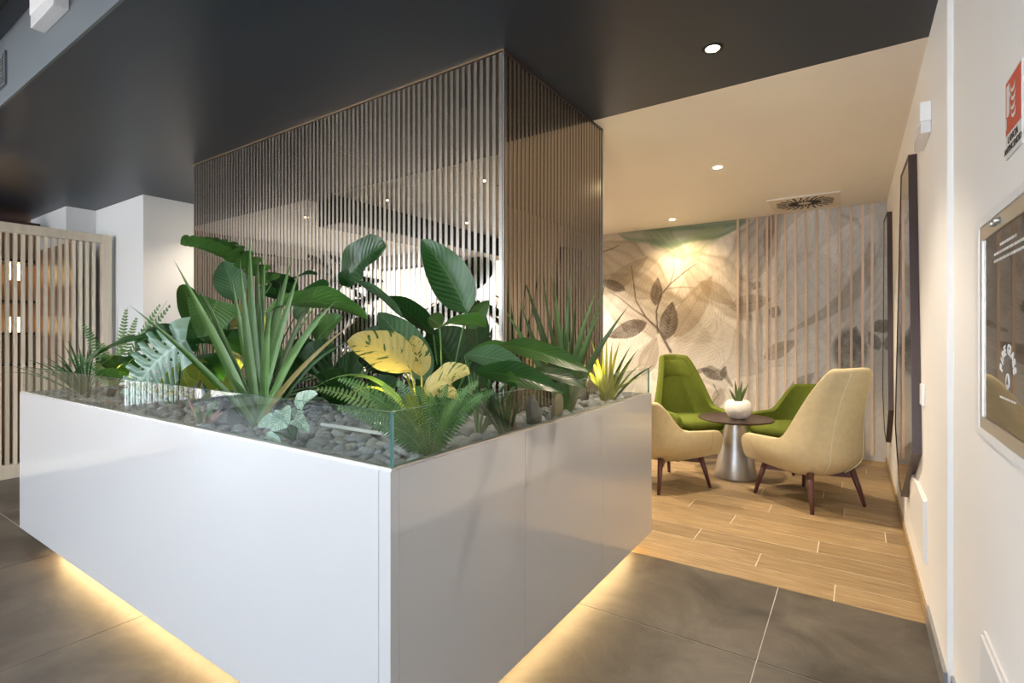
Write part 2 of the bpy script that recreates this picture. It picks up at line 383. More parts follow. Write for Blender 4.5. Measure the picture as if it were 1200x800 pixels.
    # long hairline veins sweeping from the blossom hearts
    for (cx, cy, r0, r1, a0, a1, n, col) in ((700, 450, 30, 200, -78, -5, 46, BR), (905, 432, 20, 210, -95, -8, 60, GR), (850, 470, 10, 190, -165, -85, 46, BR)):
        c = mur(cx, cy); dx = X-c[0]; dz = Z-c[1]; r = np.hypot(dx, dz)/.0095; th = np.degrees(np.arctan2(-dz, dx))+6*n1
        ph = (th-a0)/(a1-a0)*n; f = np.abs(ph-np.round(ph)); lw = .05+.0*r
        m = np.clip(1-f/(.12+3.5/np.maximum(r, 8)), 0, 1)*((th > a0) & (th < a1))*np.clip((r-r0)/30, 0, 1)*np.clip((r1-r)/60, 0, 1)
        blend(m*.36*(.3+1.0*n2), col)
    # green corner leaf
    petal((723, 272), (880, 258), 26, TEAL, .8, 9, .3, .9, .02); petal((755, 262), (805, 305), 16, (.17, .26, .18), .55)
    petal((800, 300), (850, 262), 14, (.30, .36, .20), .5)
    # soft brown shadow leaves
    leaf((705, 345), (760, 300), 26, TAUPE, .55); leaf((790, 395), (835, 322), 34, (.30, .22, .13), .5)
    leaf((820, 330), (862, 358), 22, (.30, .23, .15), .6); leaf((752, 440), (770, 395), 26, TAUPE, .5)
    # stems and dark leaves
    stroke([(786, 412), (771, 385), (757, 372), (745, 352), (743, 335), (740, 312)], [4, 3.2, 2.6, 2, 1.6, 1], BR, .9)
    stroke([(757, 372), (742, 362), (728, 350), (712, 340)], [2.4, 2, 1.6, 1], BR, .8)
    stroke([(771, 390), (769, 365), (775, 345), (785, 333), (803, 318), (816, 309)], [3, 2.6, 2.4, 2, 1.5, 1], BR, .85)
    stroke([(785, 333), (790, 318), (789, 295)], [2, 1.6, 1], BR, .6); stroke([(782, 338), (800, 336), (820, 338)], [2, 1.6, 1], TAUPE, .8)
    leaf((768, 358), (771, 325), 17, BR, .85); leaf((780, 398), (788, 353), 25, BR, .85)
    leaf((758, 378), (712, 395), 24, BR, .85); leaf((733, 340), (702, 328), 15, BR, .8)
    stroke([(702, 296), (716, 292), (726, 287)], [1.5, 2.5, 1.2], BR, .7)
    # drooping bud sketch near the floor
    stroke([(806, 452), (815, 436), (833, 431), (850, 440), (858, 452)], [3, 6, 7, 6, 3], BR, .55)
    leaf((822, 432), (847, 446), 12, (.12, .10, .09), .9); leaf((846, 445), (850, 428), 9, (.14, .12, .10), .9)
    stroke([(836, 450), (842, 462), (835, 472), (822, 468)], [1.6, 1.4, 1.4, 1.2], BR, .8); stroke([(812, 478), (830, 490), (852, 500), (880, 505)], [2, 2, 3, 2], TAUPE, .6)
    leaf((845, 455), (838, 480), 16, TAUPE, .5); leaf((855, 360), (905, 350), 22, TAUPE, .45)
    # grey-brown brush leaf and textured seed heads on the right
    stroke([(926, 388), (950, 376), (972, 364), (992, 350), (1008, 330), (1018, 308), (1021, 285)], [3, 8, 14, 18, 20, 14, 5], (.30, .27, .22), .62, .5)
    leaf((905, 372), (912, 358), 14, GR, .9); leaf((895, 420), (935, 398), 18, TAUPE, .6)
    c = mur(996, 412); m = np.clip((1-np.hypot((X-c[0])/.17, (Z-c[1])/.27))/.25, 0, 1); blend(m*(.35+.7*n2+.5*(n3-.3)), (.16, .16, .16))
    leaf((1030, 410), (1018, 388), 12, (.2, .2, .2), .8); leaf((1000, 396), (1003, 382), 8, (.2, .2, .2), .8); leaf((1040, 378), (1024, 388), 16, (.2, .2, .19), .8)
    leaf((925, 462), (955, 436), 16, GR, .7); leaf((905, 250), (897, 300), 12, (.26, .2, .15), .8); leaf((890, 330), (882, 340), 10, BR, .4)
    stroke([(985, 252), (1002, 258), (1012, 270)], [3, 6, 3], GR, .5); stroke([(880, 500), (920, 478), (955, 470)], [3, 8, 3], GR, .5)
    return np.clip(base*(.93+.14*n3)[..., None], 0, 1)
def mural_sheet(name, x0, x1, y, parent, step=.0105):
    nx = int((x1-x0)/step)+1; nz = int(ZC/step)+1
    gx, gz = np.meshgrid(np.linspace(x0, x1, nx), np.linspace(.0, ZC, nz))
    vs = np.stack([gx.ravel(), np.full(gx.size, y), gz.ravel()], -1)
    idx = np.arange(nx*nz).reshape(nz, nx)
    fs = np.stack([idx[:-1, :-1], idx[:-1, 1:], idx[1:, 1:], idx[1:, :-1]], -1).reshape(-1, 4)
    me = bpy.data.meshes.new(name); me.vertices.add(len(vs)); me.vertices.foreach_set('co', vs.ravel())
    me.loops.add(fs.size); me.loops.foreach_set('vertex_index', fs.ravel()); me.polygons.add(len(fs))
    me.polygons.foreach_set('loop_start', np.arange(0, fs.size, 4)); me.polygons.foreach_set('loop_total', np.full(len(fs), 4)); me.update()
    ca = me.color_attributes.new('print', 'FLOAT_COLOR', 'POINT')
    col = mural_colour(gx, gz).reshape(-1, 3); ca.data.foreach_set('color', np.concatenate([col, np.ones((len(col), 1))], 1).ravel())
    o = bpy.data.objects.new(name, me); COL.objects.link(o); me.materials.append(M['mural']); o.parent = parent
    return o
mm = pm('mural_print', (.6, .6, .6), .75); nt = mm.node_tree
at = nt.nodes.new('ShaderNodeVertexColor'); at.layer_name = 'print'; nt.links.new(at.outputs[0], nt.nodes['Principled BSDF'].inputs['Base Color']); M['mural'] = mm
XD = -.765
wb = struct(box('wall_back', -4.6, XW+.4, YM+.002, YM+.2, 0, ZC, M['wall']), 'back wall papered with a botanical mural', 'wall')
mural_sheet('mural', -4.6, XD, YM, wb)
dr = thing('mural_panel', 'mural papered flush panel with rose oak battens beside the mirrors', 'wall panel', (0, 0, 0)); dr['kind'] = 'structure'
box('panel_core', XD, XW-.001, YM-.028, YM+.001, .0, ZC-.001, M['pinkoak'], dr)
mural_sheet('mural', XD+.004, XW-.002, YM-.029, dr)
for u, nearer in [(865, 0), (876, 0), (887.5, 0), (899, 0), (904.5, 0), (909.5, 1), (920.5, 1), (932.5, 1), (944.5, 1), (957, 1), (970.6, 1), (983.8, 1), (997.6, 1), (1011, 1), (1022, 1)]:
    y = YM-(.0295 if nearer else .0005); x = PY(u, 390, y).x
    box('batten', x-.0115, x+.0115, y-.022, y, .056, ZC-.001, M['pinkoak'], dr if nearer else wb)

# ------------------------------------------------------------------ slatted mirror core
core = thing('slatted_mirror_column', 'bronze mirror clad core with vertical champagne slats behind the planter', 'column', (PX0, PY1, 0)); core['kind'] = 'structure'
L0 = Vector((-PX0, -PY1, 0))
def cb(name, x0, x1, y0, y1, z0, z1, mat, bev=0.):
    o = box(name, x0, x1, y0, y1, z0, z1, mat, core, bev); o.location = L0; return o
cb('core', PX0+.012, PX1-.012, PY0+.012, PY1, 0, ZC-.001, M['gap'])
n = 3; 
for k in range(n):
    a = PX0+.004+(PX1-PX0-.008)*k/n; b2 = PX0+.004+(PX1-PX0-.008)*(k+1)/n
    cb('mirror_pane', a+.0008, b2-.0008, PY0+.006, PY0+.011, .0, ZC-.012, M['bronze'])
cb('mirror_pane', PX1-.011, PX1-.006, PY0+.0065, PY1-.002, .0, ZC-.012, M['bronze'])
pitch = .0371; sw = .0175; k = 0
x = PX1-.012
sm = None
while x-sw > PX0:
    if sm is None: sm = cb('slat', -sw, 0, -.0005, .0015, .0, ZC-.012, M['slat']); o = sm
    else: o = sm.copy(); COL.objects.link(o)
    o.parent = core; o.location = L0+Vector((x, PY0+.0044, 0)); x -= pitch
y = PY0+.016; sm = None
while y+sw < PY1:
    if sm is None: sm = cb('slat', -.0015, .0005, 0, sw, .0, ZC-.012, M['slat']); o = sm
    else: o = sm.copy(); COL.objects.link(o)
    o.parent = core; o.location = L0+Vector((PX1-.0044, y, 0)); y += pitch
cb('top_trim', PX0, PX1, PY0-.0015, PY0+.004, ZC-.0075, ZC-.001, M['gold'])
cb('top_trim', PX1-.004, PX1+.001, PY0+.004, PY1, ZC-.012, ZC-.001, M['frame'])
cb('corner_trim', PX1-.0055, PX1, PY0, PY0+.0055, 0, ZC-.012, M['steelgrey'])
cb('end_trim', PX1-.0055, PX1+.001, PY1-.012, PY1, 0, ZC-.012, M['steelgrey'])

# ------------------------------------------------------------------ planter
pt = thing('planter', 'white gloss L-shaped planter with glass rim and glowing underside', 'planter', (GX0, GY1, 0))
G0 = Vector((-GX0, -GY1, 0))
def gb(name, x0, x1, y0, y1, z0, z1, mat, bev=0., par=None):
    o = box(name, x0, x1, y0, y1, z0, z1, mat, par or pt, bev); 
    if par is None: o.location = G0
    return o
TH = .03; C2 = GX1-.045
gb('front_panel', GX0, C2-.002, GY0, GY0+TH, GZ0, GZ1, M['lacquer'], .0015)
gb('corner_panel', C2, GX1-.0005, GY0, GY0+TH, GZ0, GZ1, M['lacquer'], .0015)
yj = [GY0+TH, 1.62, 2.33, GY1]
for i in range(3):
    gb('side_panel', GX1-TH, GX1, yj[i]+.0006, yj[i+1]-.0006, GZ0, GZ1, M['lacquer'], .0008)
gb('end_panel', GX0, GX0+TH, GY0+TH, PY0-.003, GZ0, GZ1, M['lacquer'])
gb('end_panel', PX1+.003, GX1-TH, GY1-TH, GY1, GZ0, GZ1, M['lacquer'])
gb('base_board', GX0+TH, GX1-TH, GY0+TH, PY0-.003, GZ0, GZ0+.02, M['white'])
gb('base_board', PX1+.003, GX1-TH, PY0-.003, GY1-TH, GZ0, GZ0+.02, M['white'])
gb('plinth', GX0+.10, GX1-.12, GY0+.12, PY0-.004, 0.0005, GZ0, M['plinth'])
gb('plinth', PX1+.004, GX1-.12, PY0-.004, GY1-.02, 0.0005, GZ0, M['plinth'])
M['led'] = pm('warm_led_strip', (1, .8, .5), .5, emit=(1.0, .70, .34), estr=15)
gb('led_strip', GX0+.35, GX1-.10, GY0+.105, GY0+.118, GZ0-.013, GZ0-.001, M['led'])
gb('led_strip', GX1-.118, GX1-.105, GY0+.14, GY1-.08, GZ0-.013, GZ0-.001, M['led'])
soil = gb('gravel_bed', GX0+TH, GX1-TH, GY0+TH, PY0-.003, .80, .885, M['seam'])
gb('gravel_bed', PX1+.003, GX1-TH, PY0-.003, GY1-TH, .80, .885, M['seam'])
gb('rim_channel', GX0+.002, GX1-.002, GY0+.006, GY0+.026, GZ1, GZ1+.006, M['alu'])
gb('rim_channel', GX1-.026, GX1-.006, GY0+.027, GY1-.004, GZ1, GZ1+.006, M['alu'])
M['glasstop'] = pm('glass_rim', (.40, .58, .54), .1, spec=.6)
def pane(x0, x1, y0, y1, ends=0):
    bm = bmesh.new(); add_box(bm, x0, x1, y0, y1, GZ1-.02, GZ1+.155); o = bm_obj('glass_pane', bm, M['glass'], pt); o.location = G0
    o.data.materials.append(M['glassedge']); o.data.materials.append(M['glasstop'])
    thin_x = (x1-x0) < (y1-y0)
    for p in o.data.polygons:
        nrm = p.normal
        if ends and ((nrm.y > .5 if ends == 2 else nrm.y < -.5) if thin_x else nrm.x > .5): p.material_index = 1
        elif abs(nrm.z) > .5: p.material_index = 2
GT = .010
fx = [GX0+.02, -2.95, GX1-.012]
pane(fx[0], fx[1]-.001, GY0+.010, GY0+.010+GT); pane(fx[1]+.001, fx[2], GY0+.010, GY0+.010+GT, 1)
fy = [GY0+.021, 1.45, 2.2, GY1-.006]
for i in range(3): pane(GX1-.012-GT, GX1-.012, fy[i]+.001, fy[i+1]-.001, (1 if i == 0 else 2 if i == 2 else 0))

# pebbles ------------------------------------------------------------
M['pebble'] = pm('grey_pebble', (.36, .375, .40), .75, var=.35, scale=9, bump=.15, bscale=40)
nt = M['pebble'].node_tree; oi = nt.nodes.new('ShaderNodeObjectInfo')
def pebble_bm(seed):
    r = random.Random(seed); bm = bmesh.new(); bmesh.ops.create_icosphere(bm, subdivisions=2, radius=1)
    ax = Vector((r.uniform(-1, 1), r.uniform(-1, 1), r.uniform(-1, 1)))*.35
    for v in bm.verts:
        d = v.co.normalized(); f = 1+.16*math.sin(3*d.x+seed)+.12*math.sin(4*d.y+2*seed+2*d.z)
        v.co = Vector((d.x*1.25*f, d.y*.9*f, d.z*.66*f))
    return bm
pmesh = []
for s in range(8):
    me = bpy.data.meshes.new('pebble'); b = pebble_bm(s*1.7+.3); b.to_mesh(me); b.free(); me.shade_smooth(); me.materials.append(M['pebble']); pmesh.append(me)
spots = []
def scatter(x0, x1, y0, y1, st):
    nx = int((x1-x0)/st); ny = int((y1-y0)/st)
    for i in range(nx+1):
        for j in range(ny+1):
            x = x0+(x1-x0)*i/max(1, nx)+random.uniform(-.4, .4)*st; y = y0+(y1-y0)*j/max(1, ny)+random.uniform(-.4, .4)*st
            spots.append((min(max(x, x0), x1), min(max(y, y0), y1), random.uniform(.015, .027)*random.uniform(.85, 1.15)))
ed = GY0+.052
scatter(GX0+.06, GX1-.052, ed, PY0-.03, .043); scatter(PX1+.03, GX1-.052, PY0-.02, GY1-.06, .040)
def vis(p): return (p[0]+.0)**2+p[1]**2+(0 if (p[1] < 1.35 or p[0] > -1.3) else 50)
spots.sort(key=vis)
beds = ([], [], [0]), ([], [], [0])
for k, (x, y, s) in enumerate(spots):
    z = .887+s*.55+random.uniform(0, .014)
    rot = (random.uniform(-.4, .4), random.uniform(-.4, .4), random.uniform(0, 6.28))
    if k < 300:
        o = bpy.data.objects.new('pebble', pmesh[k % 8]); COL.objects.link(o); o.location = (x, y, z); o.rotation_euler = rot; o.scale = (s, s, s)
        tag(o, 'rounded grey pebble lying in the glass-rimmed planter', 'pebble', 'grey pebbles in the planter')
    else:
        me = pmesh[k % 8]; R = Matrix.LocRotScale(Vector((x, y, z)), __import__('mathutils').Euler(rot), Vector((s, s, s)))
        co = np.empty(len(me.vertices)*3); me.vertices.foreach_get('co', co); co = co.reshape(-1, 3)
        bmr_v, bmr_f, off = beds[1 if y > PY0-.03 else 0]
        Rn = np.array(R); bmr_v.append(co@Rn[:3, :3].T+Rn[:3, 3]); fi = np.empty(len(me.loops), int); me.loops.foreach_get('vertex_index', fi)
        bmr_f.append(fi.reshape(-1, 3)+off[0]); off[0] += len(co)
for (bv, bf, _), lb in zip(beds, ('grey pebble bed spreading between the plants before the mirror slats', 'grey pebble bed in the narrow planter arm beside the lounge')):
    if not bv: continue
    vs = np.concatenate(bv); fs = np.concatenate(bf)
    o = mesh_obj('pebble_bed', vs.tolist(), [tuple(f) for f in fs.tolist()], M['pebble'], None, True); o['kind'] = 'stuff'
    tag(o, lb, 'pebbles')

# ------------------------------------------------------------------ slat screen on the left
SX = -6.29; SY1 = 2.07; SH = 2.285
sc = thing('slat_screen', 'pale oak slatted room divider standing beside the white column', 'screen', (SX, SY1, 0)); S0 = Vector((-SX, -SY1, 0))
def sb(name, *a, bev=.002):
    o = box(name, *a, sc, bev); o.location = S0; return o
sb('end_post', SX-.05, SX+.03, SY1-.075, SY1, 0, SH, M['oak'])
sb('top_rail', SX-.05, SX+.03, -1.0, SY1-.0755, SH-.085, SH, M['oak']); sb('bottom_rail', SX-.05, SX+.03, -1.0, SY1-.0755, 0, .12, M['oak'])
y = 1.932; s0 = None
while y > -.95:
    if s0 is None: s0 = sb('slat', SX-.035, SX+.005, -.012, .012, .1205, SH-.0855, M['oak'], bev=0); o = s0
    else: o = s0.copy(); COL.objects.link(o); o.parent = sc
    o.location = S0+Vector((0, y, 0)); y -= .0521
# bar display behind it
bd = thing('bar_display', 'brown back-bar display cabinet with lit shelves behind the slat screen', 'cabinet', (-7.6, 1.5, 0)); B0 = Vector((7.6, -1.5, 0))
def bb(name, *a):
    o = box(name, *a, bd); o.location = B0; return o
bb('back_panel', -7.80, -7.76, -.6, 1.85, 0, 2.5, M['brownpanel'])
bb('end_panel', -7.76, -6.42, 1.79, 1.83, 0, 2.20, M['brownpanel']); bb('side_panel', -7.76, -7.35, -.6, -.56, 0, 2.5, M['brownpanel'])
for z in (.95, 1.28, 1.62, 2.05, 2.46): bb('shelf', -7.76, -7.36, -.56, 1.789, z, z+.025, M['frame'])
bb('lower_cabinet', -7.76, -7.30, -.56, 1.789, 0, .95, M['brownpanel'])
M['tubelight'] = pm('warm_tube_light', (1, .85, .6), .4, emit=(1, .70, .32), estr=4)
for y in (1.50, 1.572, 1.644):
    for z0, z1 in ((1.87, 2.045),):
        o = tube('light_tube', [(-7.5, y, z0), (-7.5, y, z1)], .011, M['tubelight'], bd); o.location = B0
    o = tube('light_tube', [(-7.5, y, 1.31), (-7.5, y, 1.47)], .011, M['tubelight'], bd); o.location = B0

# ------------------------------------------------------------------ right wall things
def gem_mirror(poly, label):
    cy = sum(p[0] for p in poly)/len(poly); cz = sum(p[1] for p in poly)/len(poly)
    t = thing('wall_mirror', label, 'mirror', (XW, cy, cz), group='faceted mirrors on the lounge wall')
    n = len(poly); x0, x1 = -.001, -.038; fwd = .009
    inn = [(cy+(p[0]-cy)*(1-fwd/.42), cz+(p[1]-cz)*(1-fwd/.9)) for p in poly]
    vs = []
    for x in (x0, x1):
        for ring in (poly, inn):
            vs += [(x, p[0]-cy, p[1]-cz) for p in ring]
    fs = []
    for i in range(n):
        j = (i+1) % n
        fs += [(i, j, 2*n+j, 2*n+i), (n+i, 3*n+i, 3*n+j, n+j), (2*n+i, 2*n+j, 3*n+j, 3*n+i), (i, n+i, n+j, j)]
    o = mesh_obj('mirror_frame', vs, fs, M['frame'], t)
    bm = bmesh.new(); bm.from_mesh(o.data); bmesh.ops.recalc_face_normals(bm, faces=bm.faces); bm.to_mesh(o.data); bm.free()
    vs = [(-.0345, p[0]-cy, p[1]-cz) for p in inn]+[(-.004, p[0]-cy, p[1]-cz) for p in inn]
    fs = [tuple(range(n)), tuple(range(2*n-1, n-1, -1))]+[(i, (i+1) % n, n+(i+1) % n, n+i) for i in range(n)]
    o = mesh_obj('mirror_glass', vs, fs, M['mirror'], t)
    bm = bmesh.new(); bm.from_mesh(o.data); bmesh.ops.recalc_face_normals(bm, faces=bm.faces); bm.to_mesh(o.data); bm.free()
gem_mirror([(3.43, 2.245), (3.96, 2.27), (4.50, .66), (4.17, .36), (3.93, .30), (3.19, .71)], 'dark framed faceted mirror beside the wall switch')
gem_mirror([(5.50, 2.35), (6.07, 2.38), (6.33, .70), (6.0, .38), (5.68, .32), (5.27, .66)], 'dark framed faceted mirror beside the batten wall')

hb = thing('hose_cabinet', 'recessed fire hose cabinet with dark lettered glass in the wall', 'cabinet', (XN, 1.61, 1.02)); Hh = Vector((-XN, -1.61, -1.02))
def hbx(name, *a, bev=0., par=None):
    o = box(name, *a, par or hb, bev)
    if par is None: o.location = Hh
    return o
y0, y1, z0, z1 = 1.30, 1.924, 1.022, 1.606
for (a0, a1, c0, c1) in ((y0, y0+.05, z0, z1), (y1-.05, y1, z0, z1), (y0+.05, y1-.05, z0, z0+.022), (y0+.05, y1-.05, z1-.022, z1)):
    hbx('surround', XN-.012, XN-.0005, a0, a1, c0, c1, M['white'], bev=.002)
fy0, fy1, fz0, fz1 = y0+.052, y1-.052, z0+.024, z1-.024
for (a0, a1, c0, c1) in ((fy0, fy0+.03, fz0, fz1), (fy1-.03, fy1, fz0, fz1), (fy0+.03, fy1-.03, fz0, fz0+.03), (fy0+.03, fy1-.03, fz1-.035, fz1)):
    hbx('door_frame', XN-.010, XN-.0005, a0, a1, c0, c1, M['alu'])
M['darkglass'] = pm('dark_cabinet_glass', (.035, .026, .021), .02, spec=.7)
dg_ = hbx('glass_door', XN-.006, XN-.001, fy0+.03, fy1-.03, fz0+.03, fz1-.035, M['darkglass'])
for sgn in (-1, 1): o = tube('lock_stud', [(XN-.011, 1.66+.02*sgn, fz1-.017), (XN-.022, 1.66+.02*sgn, fz1-.017)], .008, M['alu'], hb); o.location = Hh
M['print'] = pm('white_print', (.85, .85, .85), .5)
XA, YA = (0, -1, 0), (0, 0, 1)
gyc, gzc = 1.585, 1.235
tx = XN-.0066
def htext(s, size, dy, dz, bold=0.):
    return text_obj('lettering', s, size, M['print'], dg_, (tx, gyc-dy, gzc+dz), XA, YA, bold=bold)
R0 = .062
for i, ch in enumerate('FIRE GLASS'):
    if ch == ' ': continue
    a = math.radians(74-i*148/9)
    rx, rz = -math.sin(a)*R0, math.cos(a)*R0
    xa = Vector((0, -math.cos(a), math.sin(a))); ya = Vector((0, math.sin(a), math.cos(a)))
    o = text_obj('lettering', ch, .034, M['print'], dg_, (tx, gyc-rx-0, gzc-.035+rz), xa, ya, bold=.0012)
# round badge with the little flame
o = tube('badge', [(tx+.0002, gyc, gzc-.045), (tx-.0004, gyc, gzc-.045)], .019, M['print'], dg_, 24)
o = mesh_obj('badge_flame', [(tx-.0008, gyc+.010, gzc-.052), (tx-.0008, gyc-.010, gzc-.052), (tx-.0008, gyc-.006, gzc-.040), (tx-.0008, gyc, gzc-.030), (tx-.0008, gyc+.006, gzc-.040)], [(0, 1, 2, 3, 4)], M['darkglass'], dg_)
# fine print too small to read: rows of short white dashes
def fine_print(dz, half, h, seed):
    r = random.Random(seed); vs, fs = [], []; p = -half
    while p < half:
        wd = min(r.uniform(.006, .022), half-p); b0 = len(vs)
        vs += [(tx, gyc-p, gzc+dz-h/2), (tx, gyc-p-wd, gzc+dz-h/2), (tx, gyc-p-wd, gzc+dz+h/2), (tx, gyc-p, gzc+dz+h/2)]
        fs.append((b0, b0+1, b0+2, b0+3)); p += wd+.0035
    mesh_obj('fine_print', vs, fs, M['print'], dg_)
fine_print(-.086, .075, .0048, 1)
for k, hw in enumerate((.075, .135, .135)): fine_print(.275-k*.017, hw, .0065, 5+k)

sg = thing('fire_sign', 'red and white fire hose sign on the near wall', 'sign', (XN, 1.555, 1.70)); Sg = Vector((-XN, -1.555, -1.70))
def sgx(name, *a):
    o = box(name, *a, sg); o.location = Sg; return o
sy0, sy1 = 1.485, 1.62
sgx('sign_plate', XN-.0035, XN-.0005, sy0, sy1, 1.698, 1.877, M['signwhite']); rf_ = sgx('red_field', XN-.0042, XN-.0036, sy0+.004, sy1-.004, 1.752, 1.872, M['red'])
px = XN-.0046
def sign_poly(name, pts, mat=None):
    o = mesh_obj(name, [(px-.0002, p[0], p[1]) for p in pts], [tuple(range(len(pts)))], mat or M['signwhite'], rf_)
sign_poly('hose_pictogram', [(1.606, 1.862), (1.578, 1.862), (1.578, 1.795), (1.590, 1.790), (1.606, 1.792)])
sign_poly('hose_pictogram', [(1.610, 1.79), (1.604, 1.79), (1.604, 1.768), (1.608, 1.762), (1.612, 1.768)])
sign_poly('hose_pictogram', [(1.578, 1.842), (1.570, 1.838), (1.570, 1.828), (1.578, 1.832)])
for (a, b) in ((1.562, 1.845), (1.558, 1.825), (1.562, 1.805), (1.556, 1.787)):
    sign_poly('flame_pictogram', [(a+.008, b+.010), (a+.002, b-.002), (a-.014, b-.004), (a-.032, b+.006), (a-.026, b-.010), (a-.008, b-.013), (a+.006, b-.006)])
o = text_obj('lettering', 'LANCIA', .024, M['black'], sg, (px, (sy0+sy1)/2, 1.736), XA, YA); o.location = Sg
o = text_obj('lettering', 'ANTINCENDIO', .0215, M['black'], sg, (px, (sy0+sy1)/2, 1.715), XA, YA); o.location = Sg

def emergency(loc, label, along, w_, h_, d_, rz):
    t = thing('emergency_light', label, 'lamp', loc, rz)
    box('housing', -w_/2, w_/2, -d_, -.0008, h_*.38, h_, M['white'], t, .004); 
    box('diffuser', -w_/2+.004, w_/2-.004, -d_+.003, -.0008, 0, h_*.378, M['opal'], t, .004)
M['opal'] = pm('opal_plastic', (.75, .76, .78), .25)
emergency((XW, 2.975, 2.165), 'white emergency light on the wall above the mirror', 'y', .29, .135, .04, -math.pi/2)
emergency((-3.15, YS-.012, 2.775), 'white emergency light on the ceiling step', 'x', .34, .16, .06, 0)
vt = thing('vent_grille', 'dark louvred vent grille in the ceiling step', 'vent', (-4.25, YS-.012, 2.705))
box('vent_frame', -.42, .27, -.012, -.0006, 0, .19, M['bluegrey'], vt)
box('vent_core', -.40, .25, -.0135, -.0122, .015, .175, M['gap'], vt)
for k in range(9): box('louvre', -.40, .25, -.0165, -.0136, .020+.0172*k, .0275+.0172*k, M['steelgrey'], vt)

o = box('switch_plate', XW-.012, XW-.0005, 3.07, 3.17, .955, 1.055, M['white'], None, .003); tag(o, 'small white switch plate beside the faceted mirror', 'switch')
hp = thing('access_hatch', 'white access hatch low on the lounge wall', 'hatch', (XW, 3.3, .25)); 
box('hatch_frame', -.006, -.0005, -.33, .33, 0, .29, M['white'], hp); box('hatch_door', -.016, -.0065, -.325, .325, .005, .285, M['wallcool'], hp, .002)
hp = thing('access_hatch', 'white access hatch below the hose cabinet', 'hatch', (XN, 1.57, .14))
box('hatch_frame', -.006, -.0005, -.28, .28, 0, .36, M['white'], hp); box('hatch_door', -.014, -.0065, -.272, .272, .008, .352, M['wallcool'], hp, .002)

# ------------------------------------------------------------------ ceiling things
M['lamp'] = pm('warm_lamp_lens', (1, .9, .7), .4, emit=(1, .80, .5), estr=60)
def downlight(x, y, z, power, label, size=100, blend=.6, col=WARM, tilt=None, ring=None):
    t = thing('downlight', label, 'lamp', (x, y, z), group='recessed ceiling downlights')
    lathe('trim_ring', [(.030, -.0008), (.047, -.0008), (.047, -.004), (.036, -.006), (.030, -.003), (.030, -.0008)], ring or M['white'], t, 32, caps=False)
    lathe('lens', [(.0305, -.0006), (.0305, -.002), (.001, -.0022)], M['lamp'], t, 24)
    l = bpy.data.lights.new('downlight_beam', 'SPOT'); l.energy = power; l.color = col; l.spot_size = math.radians(size); l.spot_blend = blend; l.shadow_soft_size = .03
    lo = bpy.data.objects.new('downlight_beam', l); COL.objects.link(lo); lo.parent = t; lo.location = (0, 0, -.02)
    if tilt: lo.rotation_euler = tilt
    return t
downlight(-.543, 2.493, ZC, 35, 'glowing downlight in the charcoal ceiling', ring=M['gap'])
downlight(-1.749, 5.984, ZC, 30, 'glowing downlight washing the mural', 130, 1., col=(1, .70, .36), tilt=(math.radians(12), 0, 0))
downlight(-3.2, 5.6, ZC, 110, 'downlight in the beige ceiling behind the slatted core', 120)
downlight(-2.9, 4.2, ZC, 110, 'downlight in the beige ceiling deep in the lounge', 130)
downlight(-.9, 4.3, ZC, 75, 'downlight in the beige ceiling above the armchairs', 120)
downlight(-5.0, 2.75, ZC, 18, 'downlight beside the white column', 130, ring=M['gap'])
for (x, y) in ((-4.9, -.6), (-3.4, -.6), (-1.6, -.6), (-4.9, -2.2), (-3.4, -2.2), (-6.6, -.6)):
    downlight(x, y, ZU-.02, 12, 'downlight among the white ceiling panels of the hall', 120)
df = thing('air_diffuser', 'square swirl air diffuser in the beige ceiling', 'vent', (-.41, 5.95, ZC))
box('face_plate', -.305, .305, -.305, .305, -.008, -.0006, M['beigeplate'] if 'beigeplate' in M else M.setdefault('beigeplate', pm('diffuser_plate', (.70, .64, .56), .5)), df)
box('edge_lip', -.31, .31, -.318, -.3055, -.014, -.0006, M['white'], df)
for k in range(24):
    a = 2*math.pi*(k+.5)/24
    for (r0, r1) in ((.06, .15), (.165, .25)):
        d = Vector((math.cos(a), math.sin(a), 0)); s = Vector((-d.y, d.x, 0)); r1e = r1*(1.05 if abs(math.sin(2*a)) > .6 and r1 > .2 else 1)
        sk = s*.020; wd = .012 if r0 < .1 else .013
        ps = [d*r0+s*wd*.5, d*r0-s*wd*.5, d*r1e-s*wd*.7+sk, d*r1e+s*wd*.7+sk]
        mesh_obj('slot', [(p.x, p.y, -.0085) for p in ps]+[(p.x, p.y, -.012) for p in ps], [(4, 5, 6, 7), (0, 3, 2, 1), (0, 1, 5, 4), (1, 2, 6, 5), (2, 3, 7, 6), (3, 0, 4, 7)], M['gap'] if k % 3 else M['frame'], df)

